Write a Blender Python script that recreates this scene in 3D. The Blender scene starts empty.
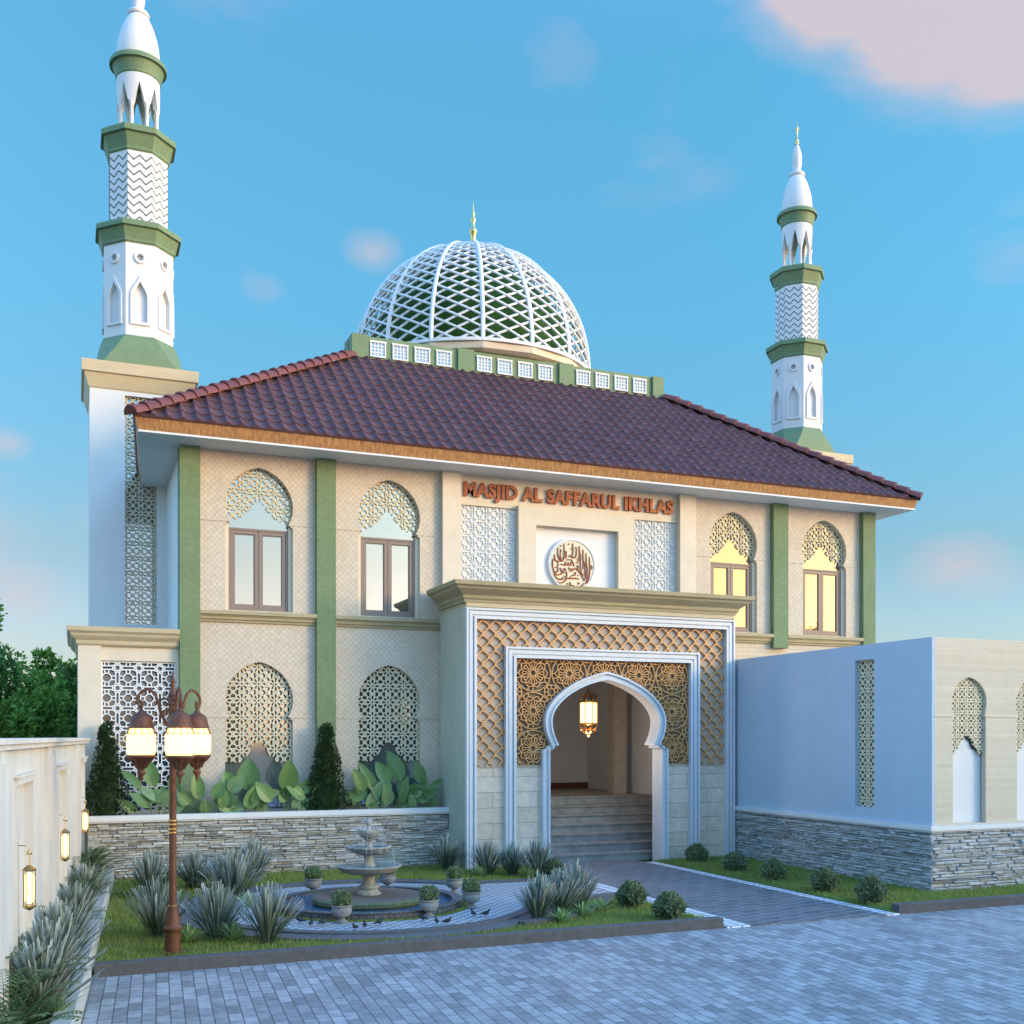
import bpy, math, random
from math import sin, cos, pi, radians, sqrt, atan2, hypot
from mathutils import Vector, Matrix
random.seed(11)
sc = bpy.context.scene
COL = sc.collection
ORG = {}

# ------------------------------------------------------------------ materials
def newmat(name):
    m = bpy.data.materials.new(name); m.use_nodes = True
    nt = m.node_tree; b = nt.nodes['Principled BSDF']
    return m, nt, b
def N(nt, t, **kw):
    n = nt.nodes.new(t)
    for k, v in kw.items():
        if k in n.inputs: n.inputs[k].default_value = v
        else: setattr(n, k, v)
    return n
def rgb(c): return (c[0], c[1], c[2], 1)
def ramp(nt, fac, stops):
    r = nt.nodes.new('ShaderNodeValToRGB'); e = r.color_ramp.elements
    while len(e) < len(stops): e.new(0.5)
    for i, (p, c) in enumerate(stops): e[i].position = p; e[i].color = rgb(c)
    nt.links.new(fac, r.inputs[0]); return r.outputs[0]
def coords(nt, scale=(1,1,1), rot=(0,0,0)):
    tc = nt.nodes.new('ShaderNodeTexCoord'); mp = nt.nodes.new('ShaderNodeMapping')
    mp.inputs['Scale'].default_value = scale; mp.inputs['Rotation'].default_value = rot
    nt.links.new(tc.outputs['Object'], mp.inputs['Vector']); return mp.outputs[0]
def bump(nt, b, h, strength=.3, dist=.01, normal=None):
    bp = nt.nodes.new('ShaderNodeBump'); bp.inputs['Strength'].default_value = strength; bp.inputs['Distance'].default_value = dist
    nt.links.new(h, bp.inputs['Height']); nt.links.new(bp.outputs[0], b.inputs['Normal']); return bp
def mixc(nt, fac, a, b_, mode='MIX'):
    m = nt.nodes.new('ShaderNodeMix'); m.data_type = 'RGBA'; m.blend_type = mode
    for sock, v in ((m.inputs[0], fac), (m.inputs[6], a), (m.inputs[7], b_)):
        if isinstance(v, (int, float)): sock.default_value = v
        elif isinstance(v, tuple): sock.default_value = rgb(v)
        else: nt.links.new(v, sock)
    return m.outputs[2]
def noisy(name, c1, c2, scale=6, rough=.7, bs=.15, detail=6, spec=.4, stretch=(1,1,1), stain=None, metal=0.0, coarse=None):
    m, nt, b = newmat(name)
    v = coords(nt, stretch)
    n = N(nt, 'ShaderNodeTexNoise', Scale=scale, Detail=detail, Roughness=.6); nt.links.new(v, n.inputs['Vector'])
    col = ramp(nt, n.outputs['Fac'], [(.3, c1), (.7, c2)])
    n2 = N(nt, 'ShaderNodeTexNoise', Scale=scale*.17, Detail=5, Roughness=.65); nt.links.new(v, n2.inputs['Vector'])
    st = stain if stain else tuple(x*.86 for x in c1)
    f = ramp(nt, n2.outputs['Fac'], [(.45, (0,0,0)), (.8, (.7,.7,.7))])
    col = mixc(nt, f, col, st)
    nt.links.new(col, b.inputs['Base Color'])
    b.inputs['Roughness'].default_value = rough; b.inputs['Specular IOR Level'].default_value = spec; b.inputs['Metallic'].default_value = metal
    n3 = N(nt, 'ShaderNodeTexNoise', Scale=scale*8, Detail=4); nt.links.new(v, n3.inputs['Vector'])
    bump(nt, b, n3.outputs['Fac'], bs, .01)
    return m
def island(name, cols, rough=.8, scale=25, bs=.4, spec=.3, trans=0.0, tip=None, zr=(0,1)):
    """colour varies per separate piece (stone, leaf, blade)"""
    m, nt, b = newmat(name)
    g = nt.nodes.new('ShaderNodeNewGeometry')
    k = len(cols)
    col = ramp(nt, g.outputs['Random Per Island'], [(i/max(1, k-1), c) for i, c in enumerate(cols)])
    v = coords(nt)
    n = N(nt, 'ShaderNodeTexNoise', Scale=scale, Detail=5); nt.links.new(v, n.inputs['Vector'])
    col = mixc(nt, .5, col, ramp(nt, n.outputs['Fac'], [(.3, (.55,.55,.55)), (.7, (1,1,1))]), 'MULTIPLY')
    if tip:
        at = nt.nodes.new('ShaderNodeAttribute'); at.attribute_name = 'along'
        f = ramp(nt, at.outputs['Fac'], [(zr[0], (0,0,0)), (zr[1], (1,1,1))])
        col = mixc(nt, f, col, tip)
    nt.links.new(col, b.inputs['Base Color'])
    b.inputs['Roughness'].default_value = rough; b.inputs['Specular IOR Level'].default_value = spec
    if bs: bump(nt, b, n.outputs['Fac'], bs, .01)
    if trans:
        tr = nt.nodes.new('ShaderNodeBsdfTranslucent'); nt.links.new(col, tr.inputs['Color'])
        ms = nt.nodes.new('ShaderNodeMixShader'); ms.inputs[0].default_value = trans
        nt.links.new(b.outputs[0], ms.inputs[1]); nt.links.new(tr.outputs[0], ms.inputs[2])
        nt.links.new(ms.outputs[0], nt.nodes['Material Output'].inputs['Surface'])
    return m
def bricky(name, c1, c2, mortar, w, h, ms, axis='xz', rot=0, rough=.7, bs=.5, off=.5, noise=.35, spec=.4, bdist=.006, freq=2):
    m, nt, b = newmat(name)
    tc = nt.nodes.new('ShaderNodeTexCoord'); sp = nt.nodes.new('ShaderNodeSeparateXYZ'); cb = nt.nodes.new('ShaderNodeCombineXYZ')
    nt.links.new(tc.outputs['Object'], sp.inputs[0])
    nt.links.new(sp.outputs['XYZ'.index(axis[0].upper())], cb.inputs[0]); nt.links.new(sp.outputs['XYZ'.index(axis[1].upper())], cb.inputs[1])
    mp = nt.nodes.new('ShaderNodeMapping'); mp.inputs['Rotation'].default_value = (0,0,radians(rot)); nt.links.new(cb.outputs[0], mp.inputs[0])
    br = N(nt, 'ShaderNodeTexBrick'); br.offset = off; br.offset_frequency = freq
    br.inputs['Scale'].default_value = 1; br.inputs['Brick Width'].default_value = w; br.inputs['Row Height'].default_value = h
    br.inputs['Mortar Size'].default_value = ms; br.inputs['Mortar Smooth'].default_value = .1; br.inputs['Bias'].default_value = 0
    br.inputs['Color1'].default_value = rgb(c1); br.inputs['Color2'].default_value = rgb(c2); br.inputs['Mortar'].default_value = rgb(mortar)
    nt.links.new(mp.outputs[0], br.inputs['Vector'])
    n = N(nt, 'ShaderNodeTexNoise', Scale=9, Detail=7, Roughness=.65); nt.links.new(tc.outputs['Object'], n.inputs['Vector'])
    col = mixc(nt, noise, br.outputs['Color'], ramp(nt, n.outputs['Fac'], [(.25, (.45,.45,.45)), (.75, (1.25,1.25,1.25))]), 'MULTIPLY')
    n2 = N(nt, 'ShaderNodeTexNoise', Scale=1.1, Detail=6, Roughness=.7); nt.links.new(tc.outputs['Object'], n2.inputs['Vector'])
    col = mixc(nt, noise, col, ramp(nt, n2.outputs['Fac'], [(.3, (.6,.6,.6)), (.7, (1.15,1.15,1.15))]), 'MULTIPLY')
    nt.links.new(col, b.inputs['Base Color'])
    b.inputs['Roughness'].default_value = rough; b.inputs['Specular IOR Level'].default_value = spec
    inv = N(nt, 'ShaderNodeMath', operation='SUBTRACT'); inv.inputs[0].default_value = 1; nt.links.new(br.outputs['Fac'], inv.inputs[1])
    ad = N(nt, 'ShaderNodeMath', operation='ADD'); nt.links.new(inv.outputs[0], ad.inputs[0])
    n3 = N(nt, 'ShaderNodeTexNoise', Scale=60, Detail=4); nt.links.new(tc.outputs['Object'], n3.inputs['Vector'])
    mu = N(nt, 'ShaderNodeMath', operation='MULTIPLY'); mu.inputs[1].default_value = .35; nt.links.new(n3.outputs['Fac'], mu.inputs[0]); nt.links.new(mu.outputs[0], ad.inputs[1])
    bump(nt, b, ad.outputs[0], bs, bdist)
    return m
def plain(name, c, rough=.5, metal=0.0, spec=.5):
    m, nt, b = newmat(name)
    b.inputs['Base Color'].default_value = rgb(c); b.inputs['Roughness'].default_value = rough
    b.inputs['Metallic'].default_value = metal; b.inputs['Specular IOR Level'].default_value = spec
    return m
def emit(name, c, s):
    m, nt, b = newmat(name)
    b.inputs['Base Color'].default_value = rgb(c); b.inputs['Emission Color'].default_value = rgb(c); b.inputs['Emission Strength'].default_value = s
    return m

M = {}
M['cream_tile'] = bricky('cream_tile', (.60,.495,.385), (.64,.54,.43), (.51,.42,.32), .075, .075, .006, 'xz', 45, .6, .5, 0, .3)
M['cream_stone'] = noisy('cream_stone', (.61,.51,.39), (.67,.57,.45), 5, .6, .12, stain=(.54,.455,.35))
M['cream_block'] = bricky('cream_block', (.66,.53,.42), (.74,.61,.49), (.38,.30,.24), .9, .28, .006, 'xz', 0, .65, .4, .5, .4)
M['cream_brick'] = bricky('cream_brick', (.60,.48,.36), (.64,.53,.40), (.48,.38,.28), .3, .09, .006, 'xz', 0, .65, .4, .5, .2)
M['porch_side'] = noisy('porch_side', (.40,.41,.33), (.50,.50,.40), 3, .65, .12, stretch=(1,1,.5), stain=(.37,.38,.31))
M['white'] = noisy('white', (.64,.63,.63), (.69,.68,.68), 2.2, .55, .08, stain=(.58,.575,.575))
M['white_frame'] = noisy('white_frame', (.56,.57,.60), (.62,.63,.66), 3, .45, .05, stain=(.52,.53,.56))
M['white_dirty'] = noisy('white_dirty', (.54,.50,.46), (.68,.63,.58), 2.5, .7, .2, stretch=(1,1,.35), stain=(.44,.41,.37))
M['white_dome'] = plain('white_dome', (.70,.70,.71), .4)
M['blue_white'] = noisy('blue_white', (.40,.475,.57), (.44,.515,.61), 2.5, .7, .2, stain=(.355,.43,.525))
M['tan'] = noisy('tan', (.33,.27,.15), (.42,.35,.21), 4, .6, .12, stretch=(.6,1,4), stain=(.29,.24,.14))
M['tan_light'] = noisy('tan_light', (.48,.39,.25), (.55,.46,.31), 4, .6, .12, stretch=(.6,1,4))
M['green'] = bricky('green', (.160,.222,.108), (.178,.243,.122), (.145,.203,.10), .12, .05, .003, 'xz', 0, .75, .3, .5, .3)
M['green_trim'] = noisy('green_trim', (.13,.20,.10), (.17,.245,.13), 18, .6, .15, stain=(.115,.18,.09))
M['cream_brick2'] = bricky('cream_bands', (.56,.47,.35), (.62,.53,.41), (.50,.42,.31), 2.2, .06, .002, 'xz', 0, .65, .25, .5, .15)
M['roof'] = island('roof', [(.105,.050,.052),(.128,.062,.064)], .58, 3, .2, .18)
M['ridge'] = island('ridge', [(.13,.035,.028),(.20,.055,.040),(.16,.045,.034)], .5, 12, .3, .4)
m, nt, b = newmat('fascia_wood')
v = coords(nt, (9, 9, .6)); n = N(nt, 'ShaderNodeTexNoise', Scale=2.2, Detail=8, Roughness=.7, Distortion=.3); nt.links.new(v, n.inputs['Vector'])
nt.links.new(ramp(nt, n.outputs['Fac'], [(.3, (.17,.066,.02)), (.5, (.33,.150,.046)), (.72, (.50,.27,.09))]), b.inputs['Base Color'])
b.inputs['Roughness'].default_value = .6; bump(nt, b, n.outputs['Fac'], .3); M['wood'] = m
M['win_frame'] = plain('window_frame', (.23,.165,.135), .5)
M['glass'] = plain('window_glass', (.40,.355,.30), .02, .9, .5)
M['glass_dark'] = plain('screen_glass', (.33,.35,.40), .06, .75, .5)
M['zig'] = plain('zigzag_groove', (.06,.075,.07), .8)
M['pane_dark'] = plain('dark_window_glass', (.10,.12,.16), .08, .7, .5)
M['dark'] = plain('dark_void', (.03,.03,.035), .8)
M['screen'] = noisy('screen_stone', (.58,.50,.34), (.64,.56,.40), 8, .6, .1)
M['gold_lattice'] = noisy('gold_lattice', (.56,.28,.10), (.70,.37,.15), 8, .45, .1)
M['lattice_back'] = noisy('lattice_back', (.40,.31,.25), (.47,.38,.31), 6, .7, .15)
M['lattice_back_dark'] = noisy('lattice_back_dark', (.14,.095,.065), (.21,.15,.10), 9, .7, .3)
M['copper'] = noisy('copper_letters', (.17,.042,.016), (.36,.11,.035), 14, .5, .2, metal=.2)
M['calligraphy'] = noisy('calligraphy_brown', (.30,.07,.022), (.44,.12,.04), 14, .5, .1)
M['medal'] = noisy('medallion_cream', (.70,.60,.42), (.76,.66,.50), 10, .6, .1)
M['stone'] = island('stacked_stone', [(.34,.31,.27),(.50,.47,.42),(.26,.24,.22),(.56,.53,.48),(.42,.38,.34),(.62,.59,.54),(.36,.33,.29)], .9, 18, 1.0)
M['stone_grey'] = island('stacked_stone_grey', [(.36,.36,.36),(.48,.48,.48),(.29,.29,.29),(.54,.53,.52),(.41,.40,.39)], .9, 18, 1.0)
M['mortar'] = noisy('mortar', (.08,.07,.06), (.12,.10,.09), 10, .9, .3)
M['kerb'] = noisy('kerb', (.075,.071,.072), (.105,.10,.10), 12, .85, .3)
M['concrete'] = noisy('concrete', (.40,.39,.35), (.50,.49,.45), 6, .85, .3, stain=(.33,.32,.29))
M['steps'] = noisy('steps', (.18,.18,.175), (.30,.30,.29), 5, .6, .3, stain=(.12,.12,.12))
M['floor_in'] = noisy('floor_in', (.28,.24,.21), (.34,.30,.26), 3, .3, .05)
M['wall_in'] = noisy('wall_in', (.60,.60,.62), (.64,.64,.66), 2, .7, .08)
M['column_in'] = noisy('column_in', (.34,.29,.24), (.44,.38,.32), 7, .5, .1)
M['road'] = bricky('paving_blocks', (.23,.23,.24), (.42,.42,.435), (.11,.11,.12), .26, .118, .0055, 'yx', -3.9, .6, .6, .5, .65, .45)
M['path'] = bricky('path_blocks', (.105,.108,.118), (.155,.158,.17), (.26,.27,.29), .42, .19, .013, 'xy', -14, .6, .7, .5, .45, .4)
M['strip'] = bricky('strip_tiles', (.62,.63,.65), (.72,.73,.75), (.12,.12,.14), .17, .16, .012, 'xy', 0, .6, .5, 0, .2)
M['plaza'] = bricky('plaza_tiles', (.14,.15,.17), (.19,.20,.22), (.46,.48,.51), .115, .115, .017, 'xy', 45, .6, .5, 0, .25)
M['ring_dark'] = noisy('ring_dark', (.075,.077,.085), (.115,.118,.125), 10, .8, .3)
M['pool_brick'] = bricky('pool_brick', (.10,.095,.10), (.15,.14,.14), (.05,.05,.05), .09, .06, .008, 'xz', 0, .8, .6)
M['moss'] = noisy('moss_stone', (.07,.10,.04), (.16,.17,.11), 12, .9, .4, stain=(.05,.09,.03))
M['soil_disc'] = noisy('brown_disc', (.12,.085,.07), (.17,.125,.105), 8, .85, .4)
M['fountain'] = noisy('fountain_stone', (.22,.21,.18), (.42,.41,.36), 14, .8, .5, stain=(.13,.13,.105))
M['urn'] = noisy('urn_stone', (.17,.17,.17), (.27,.27,.26), 16, .8, .4, stain=(.12,.13,.12))
M['soil'] = noisy('soil', (.035,.028,.02), (.06,.05,.035), 14, .95, .5)
M['lawn_base'] = noisy('lawn_base', (.07,.11,.02), (.11,.15,.035), 7, .95, .5, stain=(.09,.10,.03))
M['ground'] = noisy('ground_far', (.06,.075,.035), (.10,.11,.06), .6, .95, .3)
M['grass'] = island('grass_blades', [(.21,.26,.05),(.32,.38,.09),(.24,.30,.06),(.40,.44,.15)], .6, 2, 0, .3, .35)
M['silver'] = island('silver_blades', [(.035,.06,.03),(.12,.165,.11),(.055,.085,.04),(.20,.25,.19),(.08,.11,.065)], .6, 8, 0, .3, .1, tip=(.46,.50,.47), zr=(.45,.95))
M['liri'] = island('striped_blades', [(.18,.34,.08),(.28,.46,.13),(.50,.60,.32),(.12,.24,.06)], .5, 8, 0, .4, .25)
M['box'] = island('boxwood_leaves', [(.10,.14,.06),(.18,.23,.11),(.28,.32,.18),(.12,.17,.08)], .6, 8, 0, .3, .2)
M['boxpot'] = island('potted_leaves', [(.11,.16,.07),(.18,.24,.11),(.25,.30,.17)], .6, 8, 0, .3, .15)
M['cypress'] = island('cypress_leaves', [(.014,.035,.010),(.030,.060,.018),(.020,.045,.014)], .7, 8, 0, .2, .1)
M['tree'] = island('tree_leaves', [(.09,.20,.03),(.18,.34,.05),(.28,.45,.08),(.11,.22,.04)], .6, 8, 0, .3, .3)
M['tree2'] = island('tree_leaves_dark', [(.05,.11,.022),(.10,.20,.04),(.15,.27,.06)], .6, 8, 0, .3, .25)
M['fern'] = island('frond_leaves', [(.035,.085,.025),(.09,.17,.05),(.05,.11,.035)], .5, 8, 0, .4, .15)
M['canna'] = island('broad_leaves', [(.15,.28,.08),(.24,.38,.13),(.10,.20,.05),(.30,.42,.20)], .42, 6, .1, .5, .3)
M['canna_stem'] = plain('green_stems', (.12,.17,.06), .6)
M['bark'] = noisy('bark', (.06,.045,.03), (.11,.085,.06), 12, .9, .6)
M['rust'] = noisy('rusty_iron', (.095,.034,.018), (.175,.066,.032), 16, .55, .3, metal=.2, stain=(.07,.025,.015))
M['brass'] = plain('brass', (.75,.50,.18), .25, 1.0)
M['gold'] = plain('gold', (.62,.50,.22), .3, .9)
M['bronze'] = plain('bronze', (.55,.30,.10), .3, .9)
M['lamp_glass'] = emit('lamp_glass', (1, .58, .17), 1.1)
M['reveal'] = noisy('warm_white', (.70,.68,.62), (.74,.72,.66), 4, .6, .1)
M['lamp_core'] = emit('lamp_core', (1, .72, .35), 30)
M['wall_glow'] = emit('wall_lantern_glass', (1, .78, .30), 5)
M['tube_glow'] = emit('wall_lantern_tube', (1, .74, .24), 1.2)
M['hang_glow'] = emit('hanging_lantern_glass', (1, .60, .22), 1.2)
M['bird'] = plain('dark_feathers', (.010,.011,.014), .6)
M['dome_green'] = plain('green_dome', (.022,.075,.008), .6, 0, .15)
m, nt, b = newmat('water'); b.inputs['Base Color'].default_value = (.05,.12,.20,1); b.inputs['Roughness'].default_value = .06
v = coords(nt); n = N(nt, 'ShaderNodeTexNoise', Scale=14, Detail=3); nt.links.new(v, n.inputs['Vector']); bump(nt, b, n.outputs['Fac'], .25, .02); M['water'] = m
m, nt, b = newmat('water_spray'); b.inputs['Base Color'].default_value = (.85,.9,.95,1); b.inputs['Roughness'].default_value = .05; b.inputs['Transmission Weight'].default_value = .6; b.inputs['IOR'].default_value = 1.33; M['spray'] = m

# ------------------------------------------------------------------ mesh builder
class MB:
    def __init__(s): s.v = []; s.f = []; s.along = None
    def add(s, vs, fs):
        o = len(s.v); s.v.extend(vs); s.f.extend([tuple(i+o for i in f) for f in fs]); return s
    def box(s, x0, x1, y0, y1, z0, z1):
        if x0 > x1: x0, x1 = x1, x0
        if y0 > y1: y0, y1 = y1, y0
        if z0 > z1: z0, z1 = z1, z0
        return s.add([(x0,y0,z0),(x1,y0,z0),(x1,y1,z0),(x0,y1,z0),(x0,y0,z1),(x1,y0,z1),(x1,y1,z1),(x0,y1,z1)],
                     [(0,3,2,1),(4,5,6,7),(0,1,5,4),(1,2,6,5),(2,3,7,6),(3,0,4,7)])
    def lathe(s, prof, c=(0,0), n=24, rot=0, cap0=True, cap1=True):
        vs = []; fs = []
        for r, z in prof:
            for i in range(n):
                a = rot + 2*pi*i/n; vs.append((c[0]+r*cos(a), c[1]+r*sin(a), z))
        for k in range(len(prof)-1):
            for i in range(n):
                j = (i+1) % n; fs.append((k*n+i, k*n+j, (k+1)*n+j, (k+1)*n+i))
        if cap0: fs.append(tuple(range(n-1, -1, -1)))
        if cap1: fs.append(tuple((len(prof)-1)*n+i for i in range(n)))
        return s.add(vs, fs)
    def tube(s, pts, rad, n=8, taper=None):
        pts = [Vector(p) for p in pts]; vs = []; fs = []; up = None
        for i, p in enumerate(pts):
            t = (pts[min(i+1, len(pts)-1)] - pts[max(i-1, 0)]).normalized()
            if up is None:
                up = Vector((0,0,1)) if abs(t.z) < .9 else Vector((1,0,0))
            a = t.cross(up)
            if a.length < 1e-4: a = t.cross(Vector((1,0,.3)))
            a.normalize(); b = a.cross(t).normalized(); up = b
            r = rad if not isinstance(rad, (list, tuple)) else rad[i]
            for k in range(n):
                an = 2*pi*k/n; q = p + a*(r*cos(an)) + b*(r*sin(an)); vs.append(tuple(q))
        for i in range(len(pts)-1):
            for k in range(n):
                l = (k+1) % n; fs.append((i*n+k, i*n+l, (i+1)*n+l, (i+1)*n+k))
        fs.append(tuple(range(n-1,-1,-1))); fs.append(tuple((len(pts)-1)*n+k for k in range(n)))
        return s.add(vs, fs)
    def build(s, name, mat, parent=None, smooth=None, origin=None):
        me = bpy.data.meshes.new(name)
        o = ORG.get(parent.name, (0,0,0)) if parent else (origin or (0,0,0))
        me.from_pydata([(x-o[0], y-o[1], z-o[2]) for x, y, z in s.v], [], s.f)
        if mat: me.materials.append(M[mat] if isinstance(mat, str) else mat)
        if s.along:
            at = me.attributes.new('along', 'FLOAT', 'POINT'); at.data.foreach_set('value', s.along)
        return link(name, me, parent, smooth, o)
def link(name, me, parent, smooth=None, o=(0,0,0)):
    ob = bpy.data.objects.new(name, me); COL.objects.link(ob)
    if parent: ob.parent = parent
    else: ob.location = o
    ORG[ob.name] = tuple(o)
    if smooth is not None:
        me.polygons.foreach_set('use_smooth', [True]*len(me.polygons)); me.set_sharp_from_angle(angle=radians(smooth))
    return ob
def thing(name, label, cat, loc=(0,0,0), group=None):
    o = bpy.data.objects.new(name, None); o.empty_display_size = .2; COL.objects.link(o); o.location = loc
    o['label'] = label; o['category'] = cat
    if group: o['group'] = group
    ORG[o.name] = tuple(loc); return o
def tag(o, label, cat, group=None):
    o['label'] = label; o['category'] = cat
    if group: o['group'] = group
    return o
def kind(o, k='structure'): o['kind'] = k; return o
def copy_tree(o, loc, rz=None, scale=None, label=None, group=None):
    def cp(a, par):
        c = a.copy(); COL.objects.link(c)
        if par: c.parent = par
        for ch in list(a.children): cp(ch, c)
        return c
    c = cp(o, None); c.location = loc
    if rz is not None: c.rotation_euler[2] = rz
    if scale: c.scale = scale if isinstance(scale, tuple) else (scale,)*3
    if label: c['label'] = label
    if group: c['group'] = group
    return c
# flat polygons with holes, extruded.  plane 'xz' (at y=pos, facing -y) or 'yz' (at x=pos) or 'xy'
def slab(polys, plane, pos, depth, bevel=0):
    cu = bpy.data.curves.new('tmp', 'CURVE'); cu.dimensions = '2D'; cu.fill_mode = 'BOTH'; cu.extrude = depth/2; cu.bevel_depth = bevel
    for p in polys:
        sp = cu.splines.new('POLY'); sp.points.add(len(p)-1)
        for q, (a, b_) in zip(sp.points, p): q.co = (a, b_, 0, 1)
        sp.use_cyclic_u = True
    return curve_mb(cu, plane, pos)
def curve_mb(cu, plane, pos):
    ob = bpy.data.objects.new('tmp', cu); COL.objects.link(ob)
    dg = bpy.context.evaluated_depsgraph_get(); me = bpy.data.meshes.new_from_object(ob.evaluated_get(dg))
    mb = MB(); vs = []
    for v in me.vertices:
        u, w, t = v.co
        if plane == 'xz': vs.append((u, pos - t, w))
        elif plane == 'yz': vs.append((pos + t, u, w))
        else: vs.append((u, w, pos + t))
    mb.add(vs, [tuple(p.vertices) for p in me.polygons])
    bpy.data.objects.remove(ob); bpy.data.meshes.remove(me); bpy.data.curves.remove(cu)
    return mb
def rect(a0, a1, b0, b1): return [(a0,b0),(a1,b0),(a1,b1),(a0,b1)]
def inside(p, poly):
    x, y = p; r = False; n = len(poly)
    for i in range(n):
        x1, y1 = poly[i]; x2, y2 = poly[i-1]
        if (y1 > y) != (y2 > y) and x < (x2-x1)*(y-y1)/(y2-y1)+x1: r = not r
    return r

# ------------------------------------------------------------------ lattices
def hankin(poly, th):
    n = len(poly); out = []
    mids = []; 
    for i in range(n):
        a = Vector(poly[i]); b = Vector(poly[(i+1) % n]); m = (a+b)/2; t = (b-a).normalized(); nn = Vector((-t.y, t.x))
        mids.append((m, t*cos(th)+nn*sin(th), -t*cos(th)+nn*sin(th)))
    for i in range(n):
        m1, d1, _ = mids[i]; m2, _, d2 = mids[(i+1) % n]
        den = d1.x*d2.y - d1.y*d2.x
        if abs(den) < 1e-6: continue
        k = ((m2.x-m1.x)*d2.y - (m2.y-m1.y)*d2.x)/den; q = m1 + d1*k
        out.append((tuple(m1), tuple(q))); out.append((tuple(q), tuple(m2)))
    return out
def ngon(n, r, rot=0, c=(0,0)): return [(c[0]+r*cos(rot+2*pi*i/n), c[1]+r*sin(rot+2*pi*i/n)) for i in range(n)]
def closed(p): return [(p[i], p[(i+1) % len(p)]) for i in range(len(p))]
def cell_488(th=67.5, inner=None):
    R = .5/cos(pi/8); s = hankin(ngon(8, R, pi/8), radians(th))
    a = tan8 = 1*(sqrt(2)-1); s += hankin(ngon(4, a/sqrt(2), 0, (.5,.5)), radians(th))
    if inner:
        o = ngon(8, inner, pi/8); s += closed(o)
        for i in range(8):
            a_ = pi/8*0 + pi/4*i; s.append(((inner*.95*cos(a_), inner*.95*sin(a_)), (.30*cos(a_), .30*sin(a_))))
    return s
def cell_khatam():
    s = []; 
    st = [((.19 if i % 2 == 0 else .125)*cos(pi/8*i), (.19 if i % 2 == 0 else .125)*sin(pi/8*i)) for i in range(16)]; s += closed(st)
    for q in range(4):
        c, d = round(cos(pi/2*q)), round(sin(pi/2*q)); R_ = lambda x, y: (x*c-y*d, x*d+y*c)
        s += [(R_(.19,0), R_(.27,.085)), (R_(.19,0), R_(.27,-.085)), (R_(.27,.085), R_(.5,.085)), (R_(.27,-.085), R_(.5,-.085))]
        s += [(R_(.27,.085), R_(.134,.134)), (R_(.134,.134), R_(.085,.27))]
        s += [(R_(.40,.085), R_(.42,.28)), (R_(.42,.28), R_(.28,.42)), (R_(.28,.42), R_(.085,.40)), (R_(.42,.28), R_(.5,.28)), (R_(.28,.42), R_(.28,.5))]
    return s
CELL_STAR = cell_khatam()
def cell_spokes():
    s = closed(ngon(8, .105, pi/8))
    def P(r, d): return (r*cos(radians(d)), r*sin(radians(d)))
    for k in range(8):
        s.append((P(.105, 22.5+45*k), P(.35, 22.5+45*k)))
    for k in range(4):
        e = P(.5, 90*k); a, b = P(.35, 90*k+22.5), P(.35, 90*k-22.5); dg = P(.44, 45+90*k); c = P(.635, 45+90*k)
        s += [(e, a), (e, b), (dg, P(.35, 90*k+22.5)), (dg, P(.35, 90*k+67.5)), (dg, c)]
    s += closed(ngon(4, .08, 0, (.5, .5)))
    q = P(.35, 22.5)
    s += [(q, (1-q[0], q[1])), ((q[0], -q[1]), (1-q[0], -q[1])), ((q[1], q[0]), (q[1], 1-q[0])), ((-q[1], q[0]), (-q[1], 1-q[0]))]
    return s
CELL_ROSE = cell_spokes()
def cell_rosette():
    s = []; n = 10; r0, r1, r2 = .085, .33, .46
    s += closed(ngon(10, r0, pi/10))
    for i in range(n):
        a = 2*pi*i/n + pi/10
        def P(r, d): return (r*cos(a+d), r*sin(a+d))
        h = pi/n
        s += [(P(r0,0), P(.17,-h*.62)), (P(.17,-h*.62), P(.27,-h*.50)), (P(.27,-h*.50), P(r1,0)), (P(r1,0), P(.27,h*.50)), (P(.27,h*.50), P(.17,h*.62)), (P(.17,h*.62), P(r0,0))]
        s += [(P(r1,0), P(.40,h)), (P(r1,2*h), P(.40,h)), (P(.27,h*.50), P(.30,h)), (P(.30,h), P(.27,h*1.5))]
        s += [(P(.40,h), P(.50,h))] if i % 2 == 0 else [(P(r1,0), P(.49,0))]
    s += closed(ngon(20, .485, pi/20))
    o = ngon(8, .20, pi/8, (.5,.5)); s += closed(o)
    o2 = ngon(8, .10, 0, (.5,.5)); s += closed(o2)
    for p, q in zip(ngon(8, .20, 0, (.5,.5)), ngon(8, .10, 0, (.5,.5))): s.append((p, q))
    return s
CELL_BIG = cell_rosette()
def cell_ogee():
    q = [(0,0),(.06,.14),(.17,.19),(.24,.25),(.32,.30),(.42,.36),(.5,.5)]
    s = []
    for sx in (1,-1):
        for sy in (1,-1):
            for i in range(len(q)-1): s.append(((sx*q[i][0], sy*q[i][1]), (sx*q[i+1][0], sy*q[i+1][1])))
    d = .055
    s += [((-d,-d),(d,d)), ((-d,d),(d,-d)), ((.5-d,.5-d),(.5+d,.5+d)), ((.5-d,.5+d),(.5+d,.5-d))]
    return s
CELL_OGEE = cell_ogee()
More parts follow.
